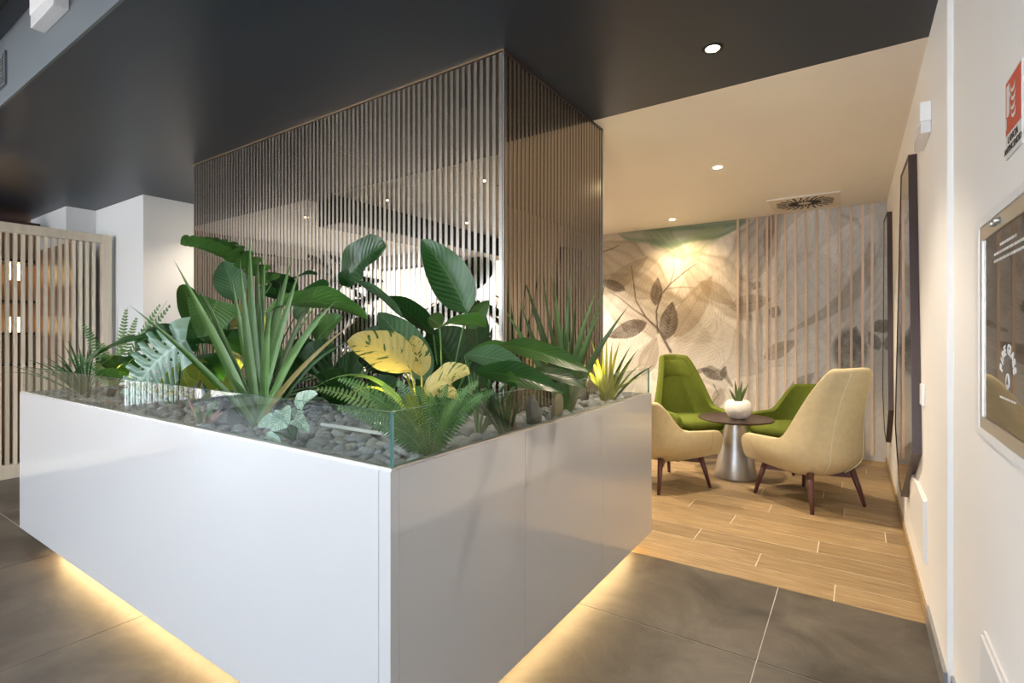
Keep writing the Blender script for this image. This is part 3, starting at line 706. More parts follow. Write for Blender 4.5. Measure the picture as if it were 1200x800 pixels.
# ------------------------------------------------------------------ lounge chairs
def fabric(name, col):
    return pm(name, col, .9, var=.06, scale=25, bump=.25, bscale=420, spec=.25)
M['cream'] = fabric('cream_wool', (.60, .50, .30)); M['green'] = fabric('olive_green_wool', (.12, .155, .020)); M['piping'] = pm('pale_piping', (.75, .68, .50), .8)
def lounge_chair(name, label, loc, face, top, mat, wood, group):
    t = thing(name, label, 'armchair', (loc[0], loc[1], 0), math.atan2(face[1], face[0]), group)
    NT, NS = 84, 14; arm = .49
    def S(tv, s):
        a = abs(tv); sg = 1 if tv >= 0 else -1
        if a < .5:
            an = a/.5*math.pi/2; x = -.36*math.cos(an)**.75; y = sg*.35*math.sin(an)**.85; q = 0
        else:
            q = (a-.5)/.5; x = .36*q; y = sg*(.35-.035*q*q)
        bfac = min(1, max(0, (.485-a)/.20)); bfac = (bfac*bfac*(3-2*bfac))**1.15
        Hh_ = arm+(top-arm)*bfac+.02*(1-q)
        if a < .3: Hh_ -= .03*max(0, (a-.16)/.14)**2 * 0
        if q > .74: Hh_ -= .11*(1-math.sqrt(max(0, 1-((q-.74)/.26)**2)))
        zb = .225+.055*q
        z = zb+(Hh_-zb)*s
        zr = min(1, (z-zb)/.19); k0 = .52+.40*q; kk = k0+(1-k0)*math.sin(math.pi/2*zr)**.8
        x *= kk; y *= kk
        f = max(0, (z-.46)/.57); x -= .12*f-.02*math.sin(math.pi*min(1, f)); y *= 1-.38*f**1.15
        if f > 0 and a < .5: x += .03*f*(abs(y)/.2)**2
        return Vector((x, y, z))
    vs, fs = [], []
    for i in range(NT+1):
        tv = -1+2*i/NT
        for j in range(NS+1): vs.append(S(tv, j/NS))
    for i in range(NT):
        for j in range(NS):
            a = i*(NS+1)+j; fs.append((a, a+1, a+NS+2, a+NS+1))
    c = len(vs); vs.append(Vector((.02, 0, .222)))
    for i in range(NT): fs.append((c, i*(NS+1), (i+1)*(NS+1)))
    fs.append((c, NT*(NS+1), 0))
    sh = mesh_obj('shell', vs, fs, mat, t, True)
    # outward normals
    me = sh.data; bm = bmesh.new(); bm.from_mesh(me); bm.faces.ensure_lookup_table()
    f0 = min(bm.faces, key=lambda f: (f.calc_center_median()-Vector((-.36, 0, .45))).length); bm.normal_update()
    if f0.normal.x > 0: bmesh.ops.reverse_faces(bm, faces=list(bm.faces))
    bm.to_mesh(me); bm.free(); me.shade_smooth()
    so = sh.modifiers.new('thick', 'SOLIDIFY'); so.thickness = .062; so.offset = -1; so.use_even_offset = False
    ss = sh.modifiers.new('round', 'SUBSURF'); ss.levels = 1; ss.render_levels = 2
    # seat cushion
    NA, prof = 36, [(.0, .300), (.80, .300), (.97, .325), (1.0, .36), (.97, .395), (.85, .415), (.5, .428), (0, .432)]
    vs, fs = [], []
    for (r, z) in prof:
        for k in range(NA):
            a = 2*math.pi*k/NA; ca, sa = math.cos(a), math.sin(a)
            x = .045+.30*math.copysign(abs(ca)**.55, ca)*max(r, .001); y = .272*math.copysign(abs(sa)**.6, sa)*max(r, .001)
            vs.append((x, y, z+.015*(x)))
    for i in range(len(prof)-1):
        for k in range(NA):
            k2 = (k+1) % NA; fs.append((i*NA+k, i*NA+k2, (i+1)*NA+k2, (i+1)*NA+k))
    mesh_obj('seat_cushion', vs, fs, mat, t, True)
    for sgn in (-1, 1):
        pts = []
        for j in range(1, 25):
            p = S(sgn*.13, j/25); cc = Vector((.1, 0, p.z)); pts.append(p+(p-cc).normalized()*.0015)
        tube('seam_piping', pts, .0035, M['piping'] if mat is M['cream'] else mat, t, 6)
        pts = [S(sgn*.80, j/16)+Vector((0, sgn*.001, 0)) for j in range(1, 16)]
        tube('seam_piping', pts, .0022, mat, t, 6)
    if top > .9:
        # headrest pad on the inner face
        vs, fs = [], []; N1, N2 = 12, 8
        for i in range(N1+1):
            for j in range(N2+1):
                tt = -.25+.5*i/N1; sv = .70+.24*j/N2; p = S(tt, sv)
                bulge = .024*(math.sin(math.pi*i/N1)*math.sin(math.pi*j/N2))**.35
                vs.append((p.x+.058+bulge, p.y*.80, p.z))
        for i in range(N1):
            for j in range(N2): a = i*(N2+1)+j; fs.append((a, a+N2+1, a+N2+2, a+1))
        mesh_obj('headrest', vs, fs, mat, t, True)
    for sx in (-1, 1):
        for sy in (-1, 1):
            fx_, fy_ = .265*sx-.01, .26*sy
            tube('leg', [(fx_, fy_, .0005), (fx_-.03*sx, fy_-.025*sy, .14), (fx_-.062*sx, fy_-.055*sy, .275)], [.0125, .019, .024], wood, t, 12)
    for sgn in (-1, 1):
        bm = bmesh.new(); 
        d = Vector((.205, .205*sgn, 0)); s = Vector((-d.y, d.x, 0)).normalized()*.016
        ps = [d+s, d-s, -d-s, -d+s]
        v0 = [bm.verts.new((p.x, p.y, .205)) for p in ps]; v1 = [bm.verts.new((p.x, p.y, .255+.001*sgn)) for p in ps]
        bm.faces.new(v0); bm.faces.new(v1)
        for i in range(4): bm.faces.new((v0[i], v0[(i+1) % 4], v1[(i+1) % 4], v1[i]))
        bmesh.ops.recalc_face_normals(bm, faces=bm.faces)
        bm_obj('cross_bar', bm, wood, t)
    return t
GRP = 'lounge armchairs around the side table'
TB = (-.889, 4.987)
lounge_chair('armchair', 'cream high-back armchair with plum wood legs beside the faceted mirrors', (-.306, 4.615), (-.786, .60), 1.03, M['cream'], M['walnut'], GRP)
lounge_chair('armchair', 'cream low armchair with plum wood legs partly behind the planter', (-1.36, 4.44), (.56, .83), .72, M['cream'], M['walnut'], GRP)
lounge_chair('armchair', 'olive green high-back armchair against the floral mural', (-1.46, 5.60), (.68, -.73), 1.03, M['green'], M['walnut'], GRP)
lounge_chair('armchair', 'olive green low armchair in front of the batten wall', (-.50, 5.66), (-.62, -.78), .76, M['green'], M['walnut'], GRP)

tb = thing('side_table', 'round dark wood side table on a silver cone base', 'table', (TB[0], TB[1], 0))
lathe('table_top', [(.02, .505), (.27, .508), (.315, .520), (.318, .530), (.308, .534), (.300, .5285), (.02, .5275)], M['walnutdark'] if 'walnutdark' in M else M.setdefault('walnutdark', wood_mat('dark_walnut_top', (.028, .015, .011), (.05, .026, .019), .35, sx=(3, 14, 3), dist=1)), tb, 64)
M['silver'] = pm('silver_painted_metal', (.46, .46, .46), .32, metal=.75, bump=.05, bscale=300)
lathe('cone_base', [(.178, .0006), (.180, .012), (.150, .17), (.118, .35), (.088, .490), (.088, .5045)], M['silver'], tb, 56)
pp = thing('plant_pot', 'round white textured pot standing on the side table', 'pot', (TB[0]+.03, TB[1]-.03, .5345))
M['ceramic'] = pm('white_textured_ceramic', (.80, .78, .75), .6, bump=.7, bscale=90)
lathe('pot_body', [(.06, .0005), (.086, .014), (.112, .06), (.117, .095), (.107, .135), (.086, .160), (.079, .161), (.074, .148), (.02, .143)], M['ceramic'], pp, 40)
lathe('pot_soil', [(.073, .140), (.073, .146), (.01, .147)], M['seam'], pp, 24)

# two small lights of the display are built with it; planter uplights follow the plants

# ------------------------------------------------------------------ plants
def leaf_mat(name, col, vein, rough=.36, vf=16., vamt=.5, edge=None, edge_pat=0., trans=.18, back=None):
    m = bpy.data.materials.new(name); m.use_nodes = True; nt = m.node_tree; b = nt.nodes['Principled BSDF']; N = nt.nodes.new; Lk = nt.links.new
    uv = N('ShaderNodeUVMap'); sx = N('ShaderNodeSeparateXYZ'); Lk(uv.outputs[0], sx.inputs[0])
    def mth(op, a, b_=None, c=None):
        n = N('ShaderNodeMath'); n.operation = op
        for i, q in enumerate((a, b_, c)):
            if q is None: continue
            if isinstance(q, (int, float)): n.inputs[i].default_value = q
            else: Lk(q, n.inputs[i])
        return n.outputs[0]
    av = mth('ABSOLUTE', sx.outputs[1])
    s = mth('SINE', mth('MULTIPLY', mth('SUBTRACT', sx.outputs[0], mth('MULTIPLY', av, .22)), vf*6.283))
    vn = mth('MULTIPLY', mth('POWER', mth('MULTIPLY_ADD', s, .5, .5), 5.), vamt)
    mid = mth('LESS_THAN', av, .05)
    vv = mth('MAXIMUM', vn, mth('MULTIPLY', mid, .8))
    oi = N('ShaderNodeObjectInfo'); tc = N('ShaderNodeTexCoord')
    nz = N('ShaderNodeTexNoise'); nz.inputs['Scale'].default_value = 9; nz.inputs['Detail'].default_value = 4; Lk(tc.outputs['Object'], nz.inputs[0])
    mx = N('ShaderNodeMix'); mx.data_type = 'RGBA'; Lk(nz.outputs['Fac'], mx.inputs[0])
    mx.inputs[6].default_value = (*[c*.62 for c in col], 1); mx.inputs[7].default_value = (*[min(1, c*1.38) for c in col], 1)
    last = mx.outputs[2]
    if edge:
        n2 = N('ShaderNodeTexNoise'); n2.inputs['Scale'].default_value = 1.; n2.inputs['Detail'].default_value = 3
        cb_ = N('ShaderNodeCombineXYZ'); Lk(mth('MULTIPLY', mth('SUBTRACT', sx.outputs[0], mth('MULTIPLY', av, .22)), vf*1.6), cb_.inputs[0]); Lk(mth('MULTIPLY', sx.outputs[1], 1.3), cb_.inputs[1]); Lk(oi.outputs['Random'], cb_.inputs[2])
        Lk(cb_.outputs[0], n2.inputs[0])
        msk = mth('GREATER_THAN', n2.outputs['Fac'], .60-edge_pat)
        m2 = N('ShaderNodeMix'); m2.data_type = 'RGBA'; Lk(msk, m2.inputs[0]); Lk(last, m2.inputs[6]); m2.inputs[7].default_value = (*edge, 1); last = m2.outputs[2]
    m3 = N('ShaderNodeMix'); m3.data_type = 'RGBA'; Lk(vv, m3.inputs[0]); Lk(last, m3.inputs[6]); m3.inputs[7].default_value = (*vein, 1)
    hs = N('ShaderNodeHueSaturation'); Lk(m3.outputs[2], hs.inputs['Color']); Lk(mth('MULTIPLY_ADD', oi.outputs['Random'], .35, .82), hs.inputs['Value'])
    Lk(hs.outputs[0], b.inputs['Base Color']); b.inputs['Roughness'].default_value = rough; b.inputs['Specular IOR Level'].default_value = .5
    bp = N('ShaderNodeBump'); bp.inputs['Strength'].default_value = .16; bp.inputs['Distance'].default_value = .004; Lk(mth('ADD', s, mth('MULTIPLY', mid, -2.)), bp.inputs['Height']); Lk(bp.outputs[0], b.inputs['Normal'])
    tr = N('ShaderNodeBsdfTranslucent'); Lk(hs.outputs[0], tr.inputs[0]); ms = N('ShaderNodeMixShader'); ms.inputs[0].default_value = trans
    Lk(b.outputs[0], ms.inputs[1]); Lk(tr.outputs[0], ms.inputs[2]); Lk(ms.outputs[0], nt.nodes['Material Output'].inputs[0])
    return m
LM = {
 'dark': leaf_mat('deep_green_leaf', (.018, .072, .013), (.05, .14, .03), .30, 13, .30),
 'mid': leaf_mat('green_leaf', (.050, .135, .022), (.12, .23, .05), .36, 13, .30),
 'pale': leaf_mat('grey_green_leaf', (.085, .19, .085), (.18, .31, .16), .36, 12, .5),
 'monstera': leaf_mat('silver_green_leaf', (.13, .235, .165), (.28, .40, .32), .30, 9, .4),
 'yellow': leaf_mat('yellow_variegated_leaf', (.060, .13, .028), (.66, .55, .16), .42, 10, .3, edge=(.62, .52, .17), edge_pat=.20, trans=.25),
 'lime': leaf_mat('lime_leaf', (.28, .36, .05), (.5, .5, .12), .42, 12, .4, trans=.3),
 'agave': leaf_mat('blue_green_blade', (.12, .235, .075), (.26, .38, .15), .42, 2, .1),
 'agave2': leaf_mat('grey_green_blade', (.10, .165, .065), (.25, .31, .11), .42, 2, .1),
 'brown': leaf_mat('tan_edged_blade', (.20, .16, .045), (.3, .26, .1), .5, 2, .1),
 'grass': leaf_mat('grass_blade_green', (.035, .105, .028), (.1, .2, .06), .45, 2, .1, trans=.3),
 'fern': leaf_mat('fern_green', (.085, .20, .060), (.2, .35, .12), .5, 2, .1, trans=.3),
 'fern2': leaf_mat('bright_fern_green', (.125, .235, .060), (.25, .38, .12), .5, 2, .1, trans=.3),
 'dracaena': leaf_mat('yellow_striped_blade', (.34, .36, .05), (.12, .22, .04), .42, 2, .1, trans=.3),
 'pothos': leaf_mat('pale_variegated_leaf', (.22, .36, .27), (.55, .66, .55), .34, 9, .6, edge=(.50, .60, .50), edge_pat=.06),
 'pink': leaf_mat('pink_heather', (.48, .25, .23), (.6, .4, .35), .6, 2, .1),
 'snake': leaf_mat('snake_plant_leaf', (.035, .10, .03), (.30, .30, .08), .4, 14, .6),
}
SM = {'green': pm('green_stem', (.07, .17, .045), .5), 'yellow': pm('yellow_stem', (.45, .42, .06), .5), 'brown': pm('brown_stem', (.10, .07, .045), .7)}
def prof_broad(s): return (math.sin(math.pi*min(1, s)**.80)**.62)*(1-.25*s) if 0 < s < 1 else 0
def prof_oval(s): return math.sin(math.pi*s**.9)**.55 if 0 < s < 1 else 0
def prof_long(s): return math.sin(math.pi*s**.85)**.9 if 0 < s < 1 else 0
def prof_strap(s): return (.55+.9*s*(1-s)*1.6)*(1-s**2.2)
def prof_heart(s): return (max(0, 1-s)**.62)*min(1, (.55+s*2.2)) if s < 1 else 0
PF = {'broad': prof_broad, 'oval': prof_oval, 'long': prof_long, 'strap': prof_strap, 'heart': prof_heart}
def face_cam(n, p):
    """leaf lean (right, away, up) counted from the open hall side that the leaves grow towards"""
    t = Vector((-p.x, -p.y, 0)).normalized(); r = Vector((-t.y, t.x, 0))
    return (r*n[0]-t*n[1]+Vector((0, 0, n[2]))).normalized()
def leaf_geo(p0, p1, wd, shape='broad', arch=.12, fold=.25, nrm=(-.35, -1, .55), wave=.03, nl=16, nw=6, archdir=(0, 0, 1), lobes=0, seed=0, pts=None):
    """curved, folded blade from p0 to p1; returns verts, faces, uvs"""
    p0 = Vector(p0); p1 = Vector(p1); L = (p1-p0).length; f = PF[shape]; r = random.Random(seed)
    ctrl = Vector(pts) if pts is not None else (p0+p1)/2+Vector(archdir)*L*arch
    vs, fs, uv = [], [], []; ph = r.uniform(0, 6)
    nrm = face_cam(nrm, (p0+p1)/2)
    for i in range(nl+1):
        s = i/nl; q = p0*(1-s)**2+ctrl*2*s*(1-s)+p1*s*s
        d = ((ctrl-p0)*(1-s)+(p1-ctrl)*s).normalized()
        side = d.cross(nrm)
        if side.length < .05: side = d.cross(Vector((1, .2, .1)))
        side.normalize(); up = side.cross(d).normalized()
        hw = wd*.5*f(min(max(s, .004), .9995))
        for k in range(nw+1):
            v = -1+2*k/nw
            wz = wave*L*math.sin(s*13+ph+(2 if v > 0 else 0))*abs(v)**2*.35
            vs.append(q+side*(v*hw*math.cos(fold*abs(v)))+up*(abs(v)*hw*math.sin(fold)+wz)); uv.append((s, v))
    w1 = nw+1
    for i in range(nl):
        for k in range(nw): fs.append((i*w1+k, i*w1+k+1, (i+1)*w1+k+1, (i+1)*w1+k))
    return vs, fs, uv
def geo_obj(name, geo, mat, parent):
    vs, fs, uv = geo; me = bpy.data.meshes.new(name)
    me.from_pydata([tuple(v) for v in vs], [], fs); ul = me.uv_layers.new(name='UVMap')
    li = np.empty(len(me.loops), int); me.loops.foreach_get('vertex_index', li)
    ul.data.foreach_set('uv', np.array(uv)[li].ravel()); me.shade_smooth(); me.materials.append(mat)
    o = bpy.data.objects.new(name, me); COL.objects.link(o); o.parent = parent; o.location = -parent.location
    return o
def merge(gs):
    V, F, U = [], [], []
    for v, f, u in gs:
        o = len(V); V += v; U += u; F += [tuple(i+o for i in q) for q in f]
    return V, F, U
ZP = .893
def plant(name, label, x, y, group=None): return thing(name, label, 'plant', (x, y, ZP), 0, group)
def stem_to(pl, end, rad=.005, mat='green', bow=(0, 0, .05), start=None):
    a = Vector(start) if start is not None else pl.location.copy(); e = Vector(end); c = (a+e)/2+Vector(bow)
    pts = [a*(1-s)**2+c*2*s*(1-s)+e*s*s for s in [i/8 for i in range(9)]]
    o = tube('stem', pts, [rad*1.25-rad*.5*i/8 for i in range(9)], SM[mat], pl, 6); o.location = -pl.location; return o
SEED = [100]
def bleaf(pl, b, t, yb, yt, wpx, mat='dark', shape='broad', stem='green', **kw):
    """a broad leaf by base and tip pixel with their own distances from the wall of slats, plus its stalk"""
    SEED[0] += 1
    p0 = PY(b[0], b[1], yb); p1 = PY(t[0], t[1], yt)
    wd = wpx*1.25*((p0+p1)/2-Vector((0, 0, CAM_H))).dot(Vector((-SA, CA, 0)))/FPX
    geo_obj('leaf', leaf_geo(p0, p1, wd, shape, seed=SEED[0], **kw), LM[mat], pl)
    if stem: stem_to(pl, p0, .005, stem)
def blade(pl, root, tip, wd, mat, ctrl=None, **kw):
    SEED[0] += 1
    kw.setdefault('nl', 12); kw.setdefault('nw', 4); kw.setdefault('fold', .5); kw.setdefault('wave', .0)
    return geo_obj('blade', leaf_geo(root, tip, wd, 'strap', seed=SEED[0], pts=ctrl, **kw), LM[mat], pl)
def frond_geo(p0, p1, wd, arch=.2, n=22, seed=0, nrm=(-.35, -1, .55), archdir=(0, 0, 1)):
    p0 = Vector(p0); p1 = Vector(p1); L = (p1-p0).length; c = (p0+p1)/2+Vector(archdir)*arch*L; G = []; nrm = face_cam(nrm, (p0+p1)/2)
    vs, fs = tube_geo([p0*(1-s)**2+c*2*s*(1-s)+p1*s*s for s in [i/8 for i in range(9)]], [.0022-.0015*i/8 for i in range(9)], 4)
    G.append((vs, fs, [(.5, .03)]*len(vs)))
    for i in range(1, n+1):
        s = .08+.92*i/(n+.6); q = p0*(1-s)**2+c*2*s*(1-s)+p1*s*s; d = ((c-p0)*(1-s)+(p1-c)*s).normalized(); sd = d.cross(nrm)
        if sd.length < .05: sd = d.cross(Vector((1, .2, 0)))
        sd.normalize(); ln = wd*.5*(math.sin(math.pi*min(1, s**.75*.93+.05))**.6); u = sd.cross(d)
        for sg in (-1, 1):
            e = q+sd*sg*ln+d*ln*.35+u*(-.12*ln); bw = L/n*.34
            a = q+d*bw*.8; b_ = q-d*bw*.8; m_ = q+(e-q)*.6; 
            vs = [b_, a, m_+d*bw*.75, e, m_-d*bw*.75]; G.append((vs, [(0, 1, 2, 3, 4)], [(.1, .3), (.1, .3), (.5, .4), (.9, .5), (.5, .4)]))
    return merge(G)
def frond(pl, root, tip, wd, mat='fern', **kw):
    SEED[0] += 1; return geo_obj('frond', frond_geo(root, tip, wd, seed=SEED[0], **kw), LM[mat], pl)

# tall agave-like rosette near the front glass
def root_at(u, y): p = PY(u, 400, y); return p.x
x = root_at(303, 1.20); ag = plant('agave_plant', 'tall blue-green sword-leaved rosette close to the front glass', x, 1.20)
R0_ = Vector((x, 1.20, ZP))
for (tu, tv, ty, wd, cu, cv, cy, mt) in (
    (203, 303, 1.10, .060, 268, 420, 1.12, 'agave'), (150, 356, 1.06, .040, 240, 425, 1.07, 'mid'), (293, 272, 1.24, .058, 293, 380, 1.2, 'agave'),
    (281, 302, 1.16, .052, 289, 390, 1.17, 'agave'), (302, 296, 1.30, .048, 303, 380, 1.25, 'agave2'), (344, 296, 1.38, .05, 322, 370, 1.30, 'agave'),
    (352, 312, 1.26, .052, 330, 385, 1.22, 'agave'), (394, 352, 1.18, .060, 345, 400, 1.16, 'agave'), (419, 374, 1.10, .042, 345, 430, 1.10, 'brown'),
    (372, 338, 1.42, .045, 335, 400, 1.35, 'agave2'), (330, 330, 1.45, .05, 315, 400, 1.35, 'agave2'), (247, 372, 1.32, .04, 275, 415, 1.26, 'mid'),
    (268, 440, 1.03, .045, 282, 452, 1.06, 'agave'), (410, 400, 1.3, .035, 355, 420, 1.25, 'grass'), (312, 285, 1.33, .04, 306, 370, 1.27, 'agave'), (270, 318, 1.2, .045, 285, 400, 1.2, 'agave'), (380, 372, 1.35, .045, 340, 410, 1.28, 'agave'), (362, 392, 1.1, .04, 335, 430, 1.12, 'agave'), (240, 345, 1.15, .035, 275, 420, 1.15, 'agave'), (228, 330, 1.35, .04, 270, 400, 1.3, 'agave2'), (318, 360, 1.10, .055, 310, 420, 1.12, 'agave')):
    blade(ag, R0_+Vector((random.uniform(-.03, .03), random.uniform(-.02, .03), 0)), PY(tu, tv, ty), wd*1.0, mt, PY(cu, cv, cy))
# second sword-leaved rosette beside the mirror corner
x = -1.19; yy = 2.30; ag = plant('agave_plant', 'slim grey-green sword-leaved rosette at the mirror corner', x, yy); R0_ = Vector((x, yy, ZP))
for (tu, tv, ty, wd, cu, cv, cy, mt) in (
    (613, 323, 2.15, .055, 640, 400, 2.22, 'agave2'), (607, 348, 2.05, .045, 632, 420, 2.18, 'agave2'), (590, 360, 1.9, .05, 625, 415, 2.1, 'agave'),
    (635, 316, 2.3, .035, 645, 400, 2.28, 'agave2'), (646, 315, 2.35, .032, 652, 400, 2.32, 'brown'), (650, 324, 2.2, .04, 655, 400, 2.22, 'agave'),
    (669, 313, 2.28, .045, 663, 400, 2.26, 'agave'), (675, 349, 2.4, .04, 670, 410, 2.35, 'agave2'), (701, 336, 2.42, .05, 675, 400, 2.34, 'agave'),
    (712, 326, 2.55, .04, 690, 390, 2.45, 'agave2'), (704, 364, 2.25, .05, 680, 410, 2.25, 'agave'), (739, 355, 2.35, .055, 690, 420, 2.3, 'agave2'), (660, 380, 2.1, .05, 655, 430, 2.15, 'agave')):
    blade(ag, R0_+Vector((random.uniform(-.03, .02), random.uniform(-.03, .03), 0)), PY(tu, tv, ty), wd*1.0, mt, PY(cu, cv, cy))
# yellow striped dracaena at the far end
x = -1.17; yy = 2.72; dp = plant('dracaena_plant', 'yellow striped dracaena at the far end of the planter', x, yy); R0_ = Vector((x, yy, ZP))
for (tu, tv, ty, wd, mt) in ((727, 398, 2.6, .03, 'dracaena'), (692, 396, 2.7, .03, 'dracaena'), (690, 412, 2.6, .028, 'dracaena'), (718, 398, 2.75, .03, 'dracaena'), (705, 405, 2.8, .03, 'dracaena'),
    (731, 425, 2.7, .028, 'dracaena'), (688, 440, 2.6, .025, 'dracaena'), (697, 425, 2.62, .028, 'dracaena'), (740, 404, 2.85, .026, 'grass'), (750, 407, 2.8, .026, 'grass'), (746, 415, 2.7, .024, 'lime'), (754, 425, 2.9, .022, 'lime'),
    (769, 427, 2.75, .024, 'grass'), (722, 410, 2.65, .026, 'lime'), (711, 392, 2.9, .026, 'dracaena'), (755, 440, 2.7, .02, 'lime'), (681, 425, 2.7, .03, 'dracaena')):
    p = PY(tu, tv, ty); blade(dp, R0_+Vector((random.uniform(-.03, .03), random.uniform(-.04, .04), 0)), p, wd, mt, (R0_+p)/2+Vector((0, 0, .05)))

# large dark-leaved plant before the slats
x = root_at(520, 1.62); P1 = plant('bird_of_paradise_plant', 'tall dark green broad-leaved plant in front of the mirror slats', x, 1.62)
bleaf(P1, (547, 366), (494, 281), 1.62, 1.58, 46, 'dark', arch=.10, archdir=(1, 0, .4), nrm=(-.2, -1, .15), fold=.35)
bleaf(P1, (516, 384), (569, 384), 1.45, 1.40, 32, 'mid', 'oval', arch=.16, nrm=(.1, -.75, 1))
bleaf(P1, (516, 383), (502, 372), 1.45, 1.42, 24, 'mid', 'oval', None, arch=.1, nrm=(.1, -.75, 1))
bleaf(P1, (545, 455), (505, 388), 1.72, 1.70, 62, 'dark', 'oval', nrm=(.1, -1, .3))
bleaf(P1, (508, 392), (447, 346), 1.68, 1.62, 30, 'dark', 'long', arch=.1, nrm=(.3, -.8, .8))
bleaf(P1, (472, 372), (409, 327), 1.50, 1.45, 14, 'pale', 'long', None, arch=.16, nrm=(.2, -.6, 1))
bleaf(P1, (500, 445), (443, 366), 1.55, 1.5, 42, 'pale', 'broad', nrm=(.25, -1, .4))
bleaf(P1, (560, 410), (553, 350), 1.78, 1.75, 30, 'dark', 'broad', nrm=(.6, -1, .1))
bleaf(P1, (570, 455), (548, 385), 1.85, 1.82, 40, 'dark', 'oval', nrm=(.4, -1, .1))
bleaf(P1, (550, 385), (573, 352), 1.70, 1.74, 18, 'mid', 'broad', None, nrm=(.2, -1, .1))
bleaf(P1, (470, 440), (420, 420), 1.75, 1.7, 34, 'dark', 'broad', nrm=(.1, -.8, .8))
bleaf(P1, (530, 470), (488, 440), 1.8, 1.75, 40, 'dark', 'broad', nrm=(.1, -.9, .5))
# yellow variegated plant
x = root_at(497, 1.38); P2 = plant('croton_plant', 'yellow variegated broad-leaved plant behind the corner fern', x, 1.38)
bleaf(P2, (481, 434), (407, 400), 1.36, 1.24, 50, 'yellow', 'broad', 'yellow', arch=.18, nrm=(.05, -1, .75), wave=.06)
bleaf(P2, (494, 440), (484, 393), 1.42, 1.42, 26, 'yellow', 'broad', 'yellow', nrm=(.3, -1, .1))
bleaf(P2, (498, 458), (551, 437), 1.30, 1.24, 30, 'yellow', 'oval', 'yellow', arch=.10, nrm=(-.1, -1, .6), wave=.05)
bleaf(P2, (500, 462), (540, 470), 1.28, 1.2, 18, 'yellow', 'long', 'yellow', arch=.2)
r_ = Vector((x, 1.38, ZP))
for (tu, tv, ty, cu, cv, cy, wd, mt) in ((355, 463, 1.20, 445, 395, 1.3, .034, 'fern2'), (398, 471, 1.14, 452, 420, 1.25, .028, 'lime'), (560, 470, 1.22, 530, 425, 1.3, .02, 'lime'), (470, 425, 1.5, 480, 440, 1.45, .016, 'lime'), (405, 445, 1.35, 455, 425, 1.38, .02, 'lime')):
    blade(P2, r_, PY(tu, tv, ty), wd, mt, PY(cu, cv, cy), fold=.3, nrm=(0, -.5, 1))
# broad leaves reaching over the side glass
x = root_at(560, 1.55); P3 = plant('philodendron_plant', 'glossy green philodendron leaning over the side glass', x, 1.55)
bleaf(P3, (556, 436), (661, 461), 1.45, 1.62, 32, 'dark', 'long', arch=.12, nrm=(-.1, -.8, .9))
bleaf(P3, (584, 404), (692, 437), 1.72, 1.85, 26, 'mid', 'long', arch=.10, nrm=(.0, -.8, .8))
bleaf(P3, (545, 416), (617, 432), 1.60, 1.68, 28, 'pale', 'long', arch=.10, nrm=(-.1, -.8, .8))
bleaf(P3, (620, 436), (690, 456), 1.80, 1.95, 20, 'dark', 'long', arch=.12, nrm=(0, -.7, 1))
bleaf(P3, (548, 418), (600, 404), 1.7, 1.78, 20, 'mid', 'long', arch=.1, nrm=(0, -.7, 1))
bleaf(P3, (560, 440), (610, 450), 1.5, 1.5, 22, 'mid', 'long', arch=.14, nrm=(0, -.6, 1))
bleaf(P3, (600, 440), (640, 452), 1.7, 1.72, 24, 'dark', 'long', arch=.12, nrm=(0, -.7, 1))
# big cluster left of centre
x = root_at(300, 1.62); P4 = plant('elephant_ear_plant', 'large elephant ear plant rising behind the tall rosette', x, 1.62)
bleaf(P4, (312, 367), (431, 374), 1.40, 1.36, 46, 'mid', 'broad', 'yellow', arch=.16, nrm=(.1, -1, .7), fold=.3)
bleaf(P4, (402, 333), (452, 289), 1.60, 1.55, 40, 'dark', 'oval', arch=.18, nrm=(-.4, -1, .3), wave=.08)
bleaf(P4, (412, 332), (396, 322), 1.60, 1.55, 18, 'dark', 'oval', None, nrm=(-.4, -1, .6))
bleaf(P4, (345, 345), (305, 322), 1.72, 1.70, 26, 'dark', 'broad', nrm=(0, -.8, .8)); bleaf(P4, (340, 330), (372, 322), 1.75, 1.72, 18, 'dark', 'broad', nrm=(0, -.8, .8))
bleaf(P4, (330, 350), (300, 338), 1.66, 1.62, 24, 'dark', 'broad', nrm=(0, -.8, .8)); bleaf(P4, (385, 335), (350, 348), 1.78, 1.72, 22, 'dark', 'broad', nrm=(0, -.8, .8))
bleaf(P4, (345, 372), (375, 350), 1.8, 1.8, 20, 'mid', 'broad', nrm=(0, -1, .4))
bleaf(P4, (420, 455), (370, 440), 1.6, 1.5, 26, 'dark', 'long', nrm=(0, -.8, .8)); bleaf(P4, (350, 430), (392, 410), 1.75, 1.72, 30, 'dark', 'oval', nrm=(0, -1, .5))
for (b_, t_, yb_, yt_, w_, m_) in (((380, 440), (345, 398), 1.8, 1.78, 34, 'dark'), ((400, 450), (432, 415), 1.82, 1.8, 34, 'dark'), ((345, 450), (330, 412), 1.7, 1.68, 34, 'dark'), ((420, 420), (455, 385), 1.86, 1.84, 30, 'dark'), ((370, 400), (402, 372), 1.86, 1.84, 28, 'mid'), ((410, 470), (372, 448), 1.6, 1.55, 30, 'dark'), ((430, 470), (468, 448), 1.7, 1.66, 30, 'dark')):
    bleaf(P4, b_, t_, yb_, yt_, w_, m_, 'broad', nrm=(0, -1, .45))
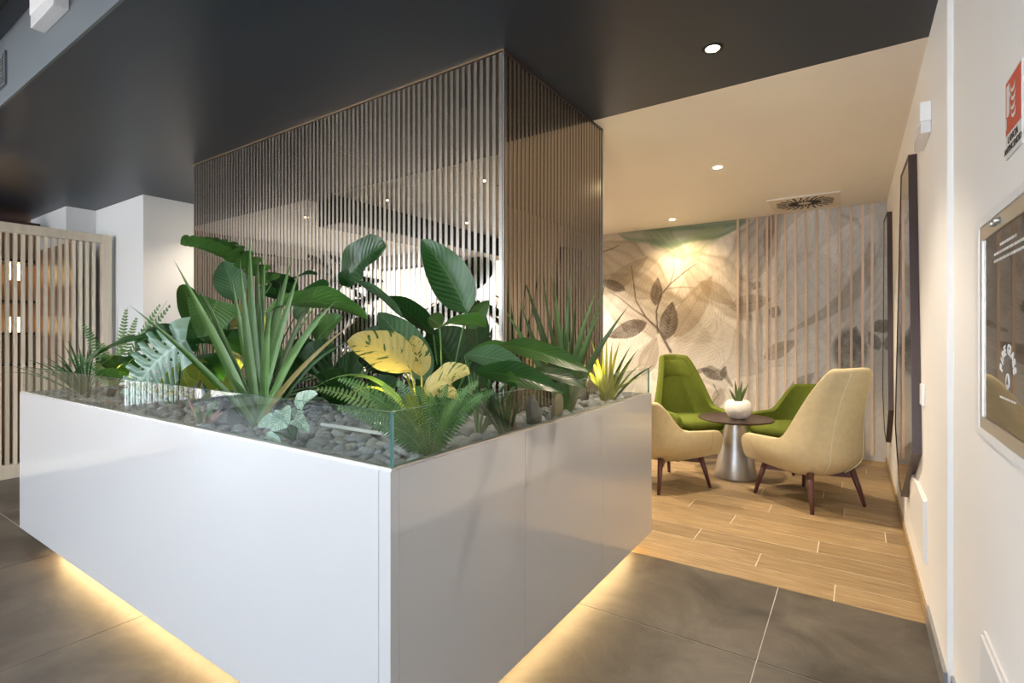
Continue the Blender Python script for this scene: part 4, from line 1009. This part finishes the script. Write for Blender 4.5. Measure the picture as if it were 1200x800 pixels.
# left cluster with upright round leaves
x = root_at(245, 1.55); P5 = plant('calathea_plant', 'round-leaved calathea with long lobed leaf before the slats', x, 1.55)
bleaf(P5, (255, 352), (238, 400), 1.48, 1.40, 54, 'mid', 'heart', arch=.08, nrm=(-.1, -1, .5))
bleaf(P5, (276, 352), (262, 306), 1.60, 1.60, 32, 'pale', 'broad', nrm=(-.1, -1, .1)); bleaf(P5, (268, 306), (277, 283), 1.64, 1.66, 26, 'pale', 'broad', None, nrm=(-.2, -1, .1))
bleaf(P5, (227, 390), (215, 333), 1.45, 1.45, 24, 'mid', 'oval', nrm=(.5, -1, .1)); bleaf(P5, (290, 360), (276, 385), 1.62, 1.58, 26, 'yellow', 'oval', nrm=(0, -1, .4))
bleaf(P5, (280, 385), (300, 425), 1.50, 1.44, 44, 'dark', 'heart', nrm=(0, -1, .5)); bleaf(P5, (235, 395), (290, 420), 1.42, 1.34, 34, 'dark', 'broad', nrm=(0, -.8, .8))
bleaf(P5, (240, 402), (205, 395), 1.4, 1.34, 28, 'dark', 'broad', nrm=(0, -.8, .8)); bleaf(P5, (225, 420), (262, 445), 1.36, 1.28, 30, 'dark', 'broad', nrm=(0, -.8, .8))
bleaf(P5, (262, 402), (225, 376), 1.56, 1.52, 40, 'mid', 'oval', nrm=(0, -1, .3)); bleaf(P5, (262, 430), (284, 402), 1.52, 1.52, 30, 'yellow', 'oval', 'yellow', nrm=(0, -1, .3)); bleaf(P5, (300, 395), (325, 372), 1.62, 1.6, 26, 'dark', 'oval', nrm=(0, -1, .3)); bleaf(P5, (308, 440), (330, 405), 1.6, 1.6, 30, 'dark', 'oval', nrm=(0, -1, .3))
# long lobed leaf built of separate fingers along a rib
def lobed(pl, b, t, yb, yt, wpx, mat, n=9, archv=.18, stem=True):
    p0 = PY(*b, yb); p1 = PY(*t, yt); L = (p1-p0).length; c = (p0+p1)/2+Vector((0, 0, archv*L)); wd = wpx*((p0+p1)/2-Vector((0, 0, CAM_H))).dot(Vector((-SA, CA, 0)))/FPX
    G = []
    for i in range(n):
        s = .03+.90*i/(n-1); q = p0*(1-s)**2+c*2*s*(1-s)+p1*s*s; d = ((c-p0)*(1-s)+(p1-c)*s).normalized(); side = d.cross(face_cam((-.1, -.8, .9), q)).normalized()
        for sg in (-1, 1):
            ln = wd*.62*math.sin(math.pi*(.12+.80*s))**.5; e = q+side*sg*ln*.8+d*ln*.75
            G.append(leaf_geo(q, e, L/n*1.75, 'long', arch=.12, nrm=(-.2, -.8, .8), nl=7, nw=2, seed=i))
    vs, fs = tube_geo([p0*(1-s)**2+c*2*s*(1-s)+p1*s*s for s in [k/10 for k in range(11)]], [.004]*11, 5); G.append((vs, fs, [(.5, .02)]*len(vs)))
    geo_obj('leaf', merge(G), LM[mat], pl)
    if stem: stem_to(pl, p0, .005)
lobed(P5, (318, 333), (219, 283), 1.62, 1.45, 30, 'mid', 10); lobed(P5, (300, 318), (243, 288), 1.68, 1.6, 20, 'mid', 8, stem=False)
# monstera leaf: ribs of blade with open slits and holes between them
x = root_at(205, 1.28); P6 = plant('monstera_plant', 'silvery split-leaf monstera drooping over the front glass', x, 1.28)
def monstera(pl, b, t, yb, yt, wpx, n=8):
    p0 = PY(*b, yb); p1 = PY(*t, yt); L = (p1-p0).length; c = (p0+p1)/2+Vector((0, -.02, .16*L)); wd = wpx*((p0+p1)/2-Vector((0, 0, CAM_H))).dot(Vector((-SA, CA, 0)))/FPX
    nm = face_cam((-.25, -1, .55), (p0+p1)/2); G = []; ns = n*6
    def C(s): return p0*(1-s)**2+c*2*s*(1-s)+p1*s*s
    for sg in (-1, 1):
        cols = 9; V = []; U = []; F = []
        for i in range(ns+1):
            s = i/ns; q = C(s); d = ((c-p0)*(1-s)+(p1-c)*s).normalized(); side = d.cross(nm).normalized()*sg; upv = side.cross(d)*sg
            hw = wd*.5*(max(0, 1-s)**.55)*min(1, .62+1.9*s)
            for k in range(cols+1):
                v = k/cols; drop = -.16*v*v*hw; rp = .018*math.sin(s*n*6.283)*v
                V.append(q+side*hw*v+d*hw*(.42*v if s > .05 else -.25*v+.67*v*s/.05)+upv*(drop+rp)); U.append((s, v*sg))
        for i in range(ns):
            ph = (i % 6)
            for k in range(cols):
                slit = (ph == 5 and k >= 4 and i > 3) or (ph == 5 and k == 2 and i > 3)
                if slit: continue
                a = i*(cols+1)+k; F.append((a, a+1, a+cols+2, a+cols+1) if sg > 0 else (a, a+cols+1, a+cols+2, a+1))
        G.append((V, F, U))
    geo_obj('leaf', merge(G), LM['monstera'], pl); stem_to(pl, p0, .006)
monstera(P6, (218, 398), (150, 472), 1.12, 1.00, 96)
bleaf(P6, (190, 392), (158, 402), 1.3, 1.22, 26, 'dark', 'broad', nrm=(0, -.7, .9)); bleaf(P6, (215, 392), (165, 388), 1.35, 1.3, 18, 'dark', 'long', nrm=(0, -.7, .9))
bleaf(P6, (168, 396), (86, 438), 1.25, 1.08, 20, 'dark', 'long', arch=.14, nrm=(0, -.7, .9))
for (b_, t_, yb_, yt_, w_, m_) in (((230, 412), (196, 408), 1.45, 1.4, 26, 'dark'), ((215, 425), (182, 404), 1.5, 1.45, 26, 'dark'), ((196, 405), (150, 398), 1.4, 1.34, 20, 'mid'), ((178, 440), (140, 420), 1.36, 1.3, 24, 'dark'), ((150, 440), (118, 418), 1.3, 1.24, 20, 'mid'), ((140, 446), (112, 436), 1.2, 1.14, 16, 'mid'), ((206, 400), (190, 384), 1.52, 1.5, 22, 'dark')):
    bleaf(P6, b_, t_, yb_, yt_, w_, m_, 'long', nrm=(0, -.8, .7))
# yellow round-leaved peperomia under the monstera
x = root_at(232, 1.42); P7 = plant('peperomia_plant', 'low yellow round-leaved peperomia behind the glass', x, 1.42)
for (b, t, yb, yt, wp, mt) in (((222, 455), (205, 428), 1.30, 1.25, 40, 'lime'), ((232, 445), (238, 420), 1.32, 1.3, 22, 'lime'), ((215, 440), (228, 418), 1.36, 1.34, 26, 'pothos'), ((252, 458), (265, 430), 1.4, 1.36, 30, 'lime'), ((200, 462), (190, 445), 1.26, 1.2, 24, 'lime'), ((270, 450), (285, 428), 1.45, 1.4, 24, 'lime')):
    bleaf(P7, b, t, yb, yt, wp, mt, 'oval', 'yellow', nrm=(0, -1, .3))
r_ = Vector((x, 1.42, ZP))
for (tu, tv) in ((292, 450), (285, 462), (300, 440), (180, 440), (245, 425), (310, 455)): blade(P7, r_, PY(tu, tv, 1.35), .014, 'lime', (r_+PY(tu, tv, 1.35))/2+Vector((0, 0, .07)))
# yellow-green ferny bush and fronds at the left end
x = root_at(135, 1.45); F0 = plant('boston_fern', 'bright feathery fern at the end near the slat screen', x, 1.45); r_ = Vector((x, 1.45, ZP))
for (tu, tv, ty, w_, mt) in ((97, 380, 1.40, .06, 'fern'), (148, 362, 1.5, .05, 'fern2'), (188, 356, 1.52, .055, 'fern'), (200, 357, 1.56, .055, 'fern'), (145, 388, 1.4, .05, 'fern2'), (120, 402, 1.35, .05, 'fern2'), (80, 420, 1.3, .05, 'fern'), (88, 416, 1.42, .045, 'fern'), (160, 372, 1.6, .05, 'fern2'), (130, 415, 1.25, .06, 'lime'), (112, 425, 1.25, .05, 'lime'), (140, 428, 1.2, .06, 'lime'), (160, 418, 1.25, .06, 'lime'), (175, 380, 1.5, .05, 'fern')):
    p = PY(tu, tv, ty); frond(F0, r_, p, w_*1.5, mt, arch=.10, n=20)
for (tu, tv) in ((150, 360), (138, 358), (196, 352)):
    p = PY(tu, tv, 1.5); q = tube('twig', [r_, (r_+p)/2+Vector((.02, 0, .05)), p], [.002, .0015, .0008], SM['brown'], F0, 5); q.location = -F0.location
# grasses
def grass(label, u, y, tips, mat='grass', wd=.014, lift=.10):
    x = root_at(u, y); g = plant('grass_tuft', label, x, y, 'grass tufts in the planter'); r0 = Vector((x, y, ZP))
    rj = random.Random(int(u)); tips = [(q[0]+rj.uniform(-9, 9)*k, q[1]+rj.uniform(-2, 12)*k, q[2]+rj.uniform(-.06, .06)*k) for k in (0, 1) for q in tips]
    for (tu, tv, ty) in tips:
        p = PY(tu, tv, ty); p.x = min(p.x, GX1-.03) if p.z < GZ1+.17 else p.x; blade(g, r0+Vector((random.uniform(-.02, .02), random.uniform(-.02, .02), 0)), p, wd*random.uniform(.8, 1.3), mat, (r0+p)/2+Vector((0, 0, lift*random.uniform(.6, 1.2))), nl=9, nw=2)
    return g
grass('arching grass tuft hanging towards the slat screen', 100, 1.16, [(4, 427, 1.05), (28, 421, 1.05), (50, 416, 1.08), (62, 412, 1.1), (73, 402, 1.15), (78, 398, 1.2), (86, 412, 1.1), (40, 432, 1.02), (66, 420, 1.04), (92, 402, 1.2), (104, 404, 1.2), (112, 415, 1.15), (58, 428, 1.03), (85, 425, 1.03), (120, 425, 1.05), (47, 424, 1.12), (130, 420, 1.1)])
grass('dark upright grass tuft behind the rosette', 398, 1.62, [(355, 395, 1.6), (365, 402, 1.55), (372, 410, 1.5), (381, 398, 1.62), (390, 404, 1.6), (398, 400, 1.65), (408, 402, 1.6), (418, 410, 1.62), (428, 408, 1.6), (436, 416, 1.58), (360, 425, 1.45), (376, 425, 1.42), (350, 415, 1.5), (445, 425, 1.6), (412, 420, 1.5), (340, 405, 1.6), (370, 388, 1.66), (430, 430, 1.5)])
grass('green grass tuft beside the side glass', 592, 1.60, [(548, 445, 1.5), (560, 430, 1.55), (572, 440, 1.5), (585, 448, 1.5), (603, 455, 1.5), (622, 458, 1.55), (636, 462, 1.6), (600, 465, 1.42), (575, 462, 1.4), (556, 452, 1.42), (615, 470, 1.5), (540, 455, 1.48), (645, 470, 1.65), (630, 475, 1.6)], wd=.012, lift=.06)
# corner sword fern
x = root_at(503, 1.20); F1 = plant('sword_fern', 'fresh green sword fern in the glass corner', x, 1.20); r_ = Vector((x, 1.20, ZP))
for (tu, tv, ty, mt) in ((370, 456, 1.12, 'fern2'), (396, 444, 1.20, 'fern'), (412, 452, 1.08, 'fern2'), (434, 462, 1.05, 'fern'), (448, 452, 1.15, 'fern2'), (466, 446, 1.20, 'pale'), (477, 462, 1.10, 'lime'), (490, 452, 1.12, 'fern'), (505, 460, 1.1, 'fern2'), (524, 452, 1.14, 'fern'), (548, 455, 1.14, 'fern'), (560, 447, 1.22, 'fern2'), (566, 462, 1.16, 'fern'), (578, 458, 1.25, 'fern'), (455, 500, 1.0, 'fern'), (470, 482, 1.03, 'fern2'), (395, 478, 1.05, 'fern'), (535, 470, 1.06, 'fern2'), (420, 490, 1.02, 'fern')):
    p = PY(tu, tv, ty); p.x = min(p.x, GX1-.035) if p.z < GZ1+.16 else p.x
    frond(F1, r_, p, .064, mt, arch=.22, n=24)
# pothos by the glass
x = root_at(345, 1.10); P8 = plant('pothos_plant', 'pale variegated pothos low behind the front glass', x, 1.10)
for (b, t, yb, yt, wp) in (((335, 488), (318, 505), 1.04, 1.01, 26), ((330, 480), (338, 498), 1.05, 1.02, 20), ((348, 478), (372, 462), 1.08, 1.05, 24), ((345, 490), (362, 508), 1.04, 1.01, 18), ((350, 480), (346, 492), 1.02, 1.0, 14), ((322, 492), (302, 500), 1.05, 1.02, 18), ((312, 510), (330, 520), 1.02, 1.0, 10)):
    bleaf(P8, b, t, yb, yt, wp, 'pothos', 'heart', nrm=(-.2, -1, .5))
# heathers
def heather(label, u, y, n, h, sp):
    x = root_at(u, y); g = plant('heather_sprig', label, x, y, 'pink heather sprigs in the planter'); r0 = Vector((x, y, ZP)); rr = random.Random(u)
    for k in range(n):
        e = r0+Vector((rr.uniform(-sp, sp), rr.uniform(-.03, .05), h*rr.uniform(.45, 1)))
        e.x = min(e.x, GX1-.09)
        geo_obj('sprig', frond_geo(r0, e, .022, arch=.1, n=16, seed=k), LM['pink'] if k % 3 else LM['fern'], g)
heather('pink heather sprigs low behind the front glass', 237, 1.06, 14, .13, .13); heather('pink heather sprigs low behind the side glass', 606, 1.62, 9, .13, .04); heather('reddish heather tuft at the end near the slat screen', 128, 1.08, 9, .07, .10)
# rocks
M['rock'] = pm('dark_slate_rock', (.11, .115, .125), .8, var=.3, scale=14, bump=.5, bscale=30)
M['rock2'] = pm('tan_sandstone', (.30, .25, .17), .8, var=.25, scale=14, bump=.4, bscale=30)
def rock(label, u, y, sx, sy, sz, mat, seed, rz=0., xx=None):
    bm = bmesh.new(); bmesh.ops.create_icosphere(bm, subdivisions=3, radius=1); r = random.Random(seed)
    ns = [(Vector((r.uniform(-1, 1), r.uniform(-1, 1), r.uniform(-.6, 1))).normalized(), r.uniform(.6, .85)) for _ in range(9)]
    for v in bm.verts:
        d = v.co.normalized()
        for nn, h in ns:
            k = d.dot(nn)
            if k > h: d = d-nn*(k-h)
        v.co = Vector((d.x*sx, d.y*sy, (d.z+.75)*sz))
    o = bm_obj('rock', bm, mat); o.location = (root_at(u, y) if xx is None else xx, y, ZP); o.rotation_euler = (0, 0, rz); tag(o, label, 'rock')
rock('dark slate boulder behind the front glass', 268, 1.13, .075, .05, .055, M['rock'], 3)
rock('upright dark slate stone behind the side glass', 0, 1.86, .035, .075, .085, M['rock'], 5, .3, -1.13)
rock('upright tan stone slab behind the side glass', 0, 2.05, .028, .062, .085, M['rock2'], 8, .2, -1.12)
o = tube('white_line', [PZ(377, 497, .945), PZ(456, 509, .945)], .007, M['white'], None, 10); tag(o, 'thin white line across the pebbles near the glass corner', 'tube')  # white line drawn as a thin cylinder just above the pebbles
# small uplights hidden among the leaves
M['uplens'] = pm('uplight_lens', (1, .9, .6), .4, emit=(1, .82, .42), estr=30)
def uplight(label, x, y, power, aim):
    t = thing('uplight', label, 'lamp', (x, y, ZP), group='small uplights among the planter leaves'); a = Vector(aim).normalized(); q = a.to_track_quat('Z', 'Y')
    st = tube('spike', [(0, 0, 0), (0, 0, .03)], .006, M['gap'], t, 8)
    hd = lathe('lamp_head', [(.018, 0), (.022, .01), (.022, .05), (.019, .05), (.019, .046)], M['gap'], t, 20, (0, 0, .03)); hd.rotation_mode = 'QUATERNION'; hd.rotation_quaternion = q
    ln = lathe('lens', [(.0185, .0461), (.0185, .047), (.001, .0472)], M['uplens'], t, 16, (0, 0, .03)); ln.rotation_mode = 'QUATERNION'; ln.rotation_quaternion = q
    l = bpy.data.lights.new('uplight_beam', 'SPOT'); l.energy = power; l.color = (1, .80, .34); l.spot_size = math.radians(90); l.spot_blend = .7; l.shadow_soft_size = .02
    lo = bpy.data.objects.new('uplight_beam', l); COL.objects.link(lo); lo.parent = t; lo.location = Vector((0, 0, .03))+a*.06; lo.rotation_mode = 'QUATERNION'; lo.rotation_quaternion = a.to_track_quat('-Z', 'Y')
uplight('small black uplight beneath the yellow variegated plant', root_at(440, 1.28), 1.28, 4, (.25, .15, 1))
uplight('small black uplight under the round-leaved plants', root_at(262, 1.28), 1.28, 4, (-.1, .3, 1))
uplight('small black uplight beside the feathery fern', root_at(128, 1.2), 1.2, 3, (0, .4, 1))
uplight('small black uplight beside the striped dracaena', -1.24, 2.58, 4, (.05, .35, 1))
# snake plant in the white pot
sp = thing('snake_plant', 'small dark snake plant growing in the white pot', 'plant', (TB[0]+.03, TB[1]-.03, .5345+.148)); r_ = sp.location.copy()
for (dx, dy, dz, wd) in ((-.075, -.03, .12, .030), (-.03, .0, .20, .036), (.035, -.02, .195, .036), (.085, .01, .18, .03), (.0, .03, .15, .03), (.05, .03, .13, .028)):
    geo_obj('blade', leaf_geo(r_+Vector((dx*.25, dy*.3, 0)), r_+Vector((dx, dy, dz)), wd, 'strap', arch=.04, fold=.3, nl=10, nw=4, wave=0), LM['snake'], sp)
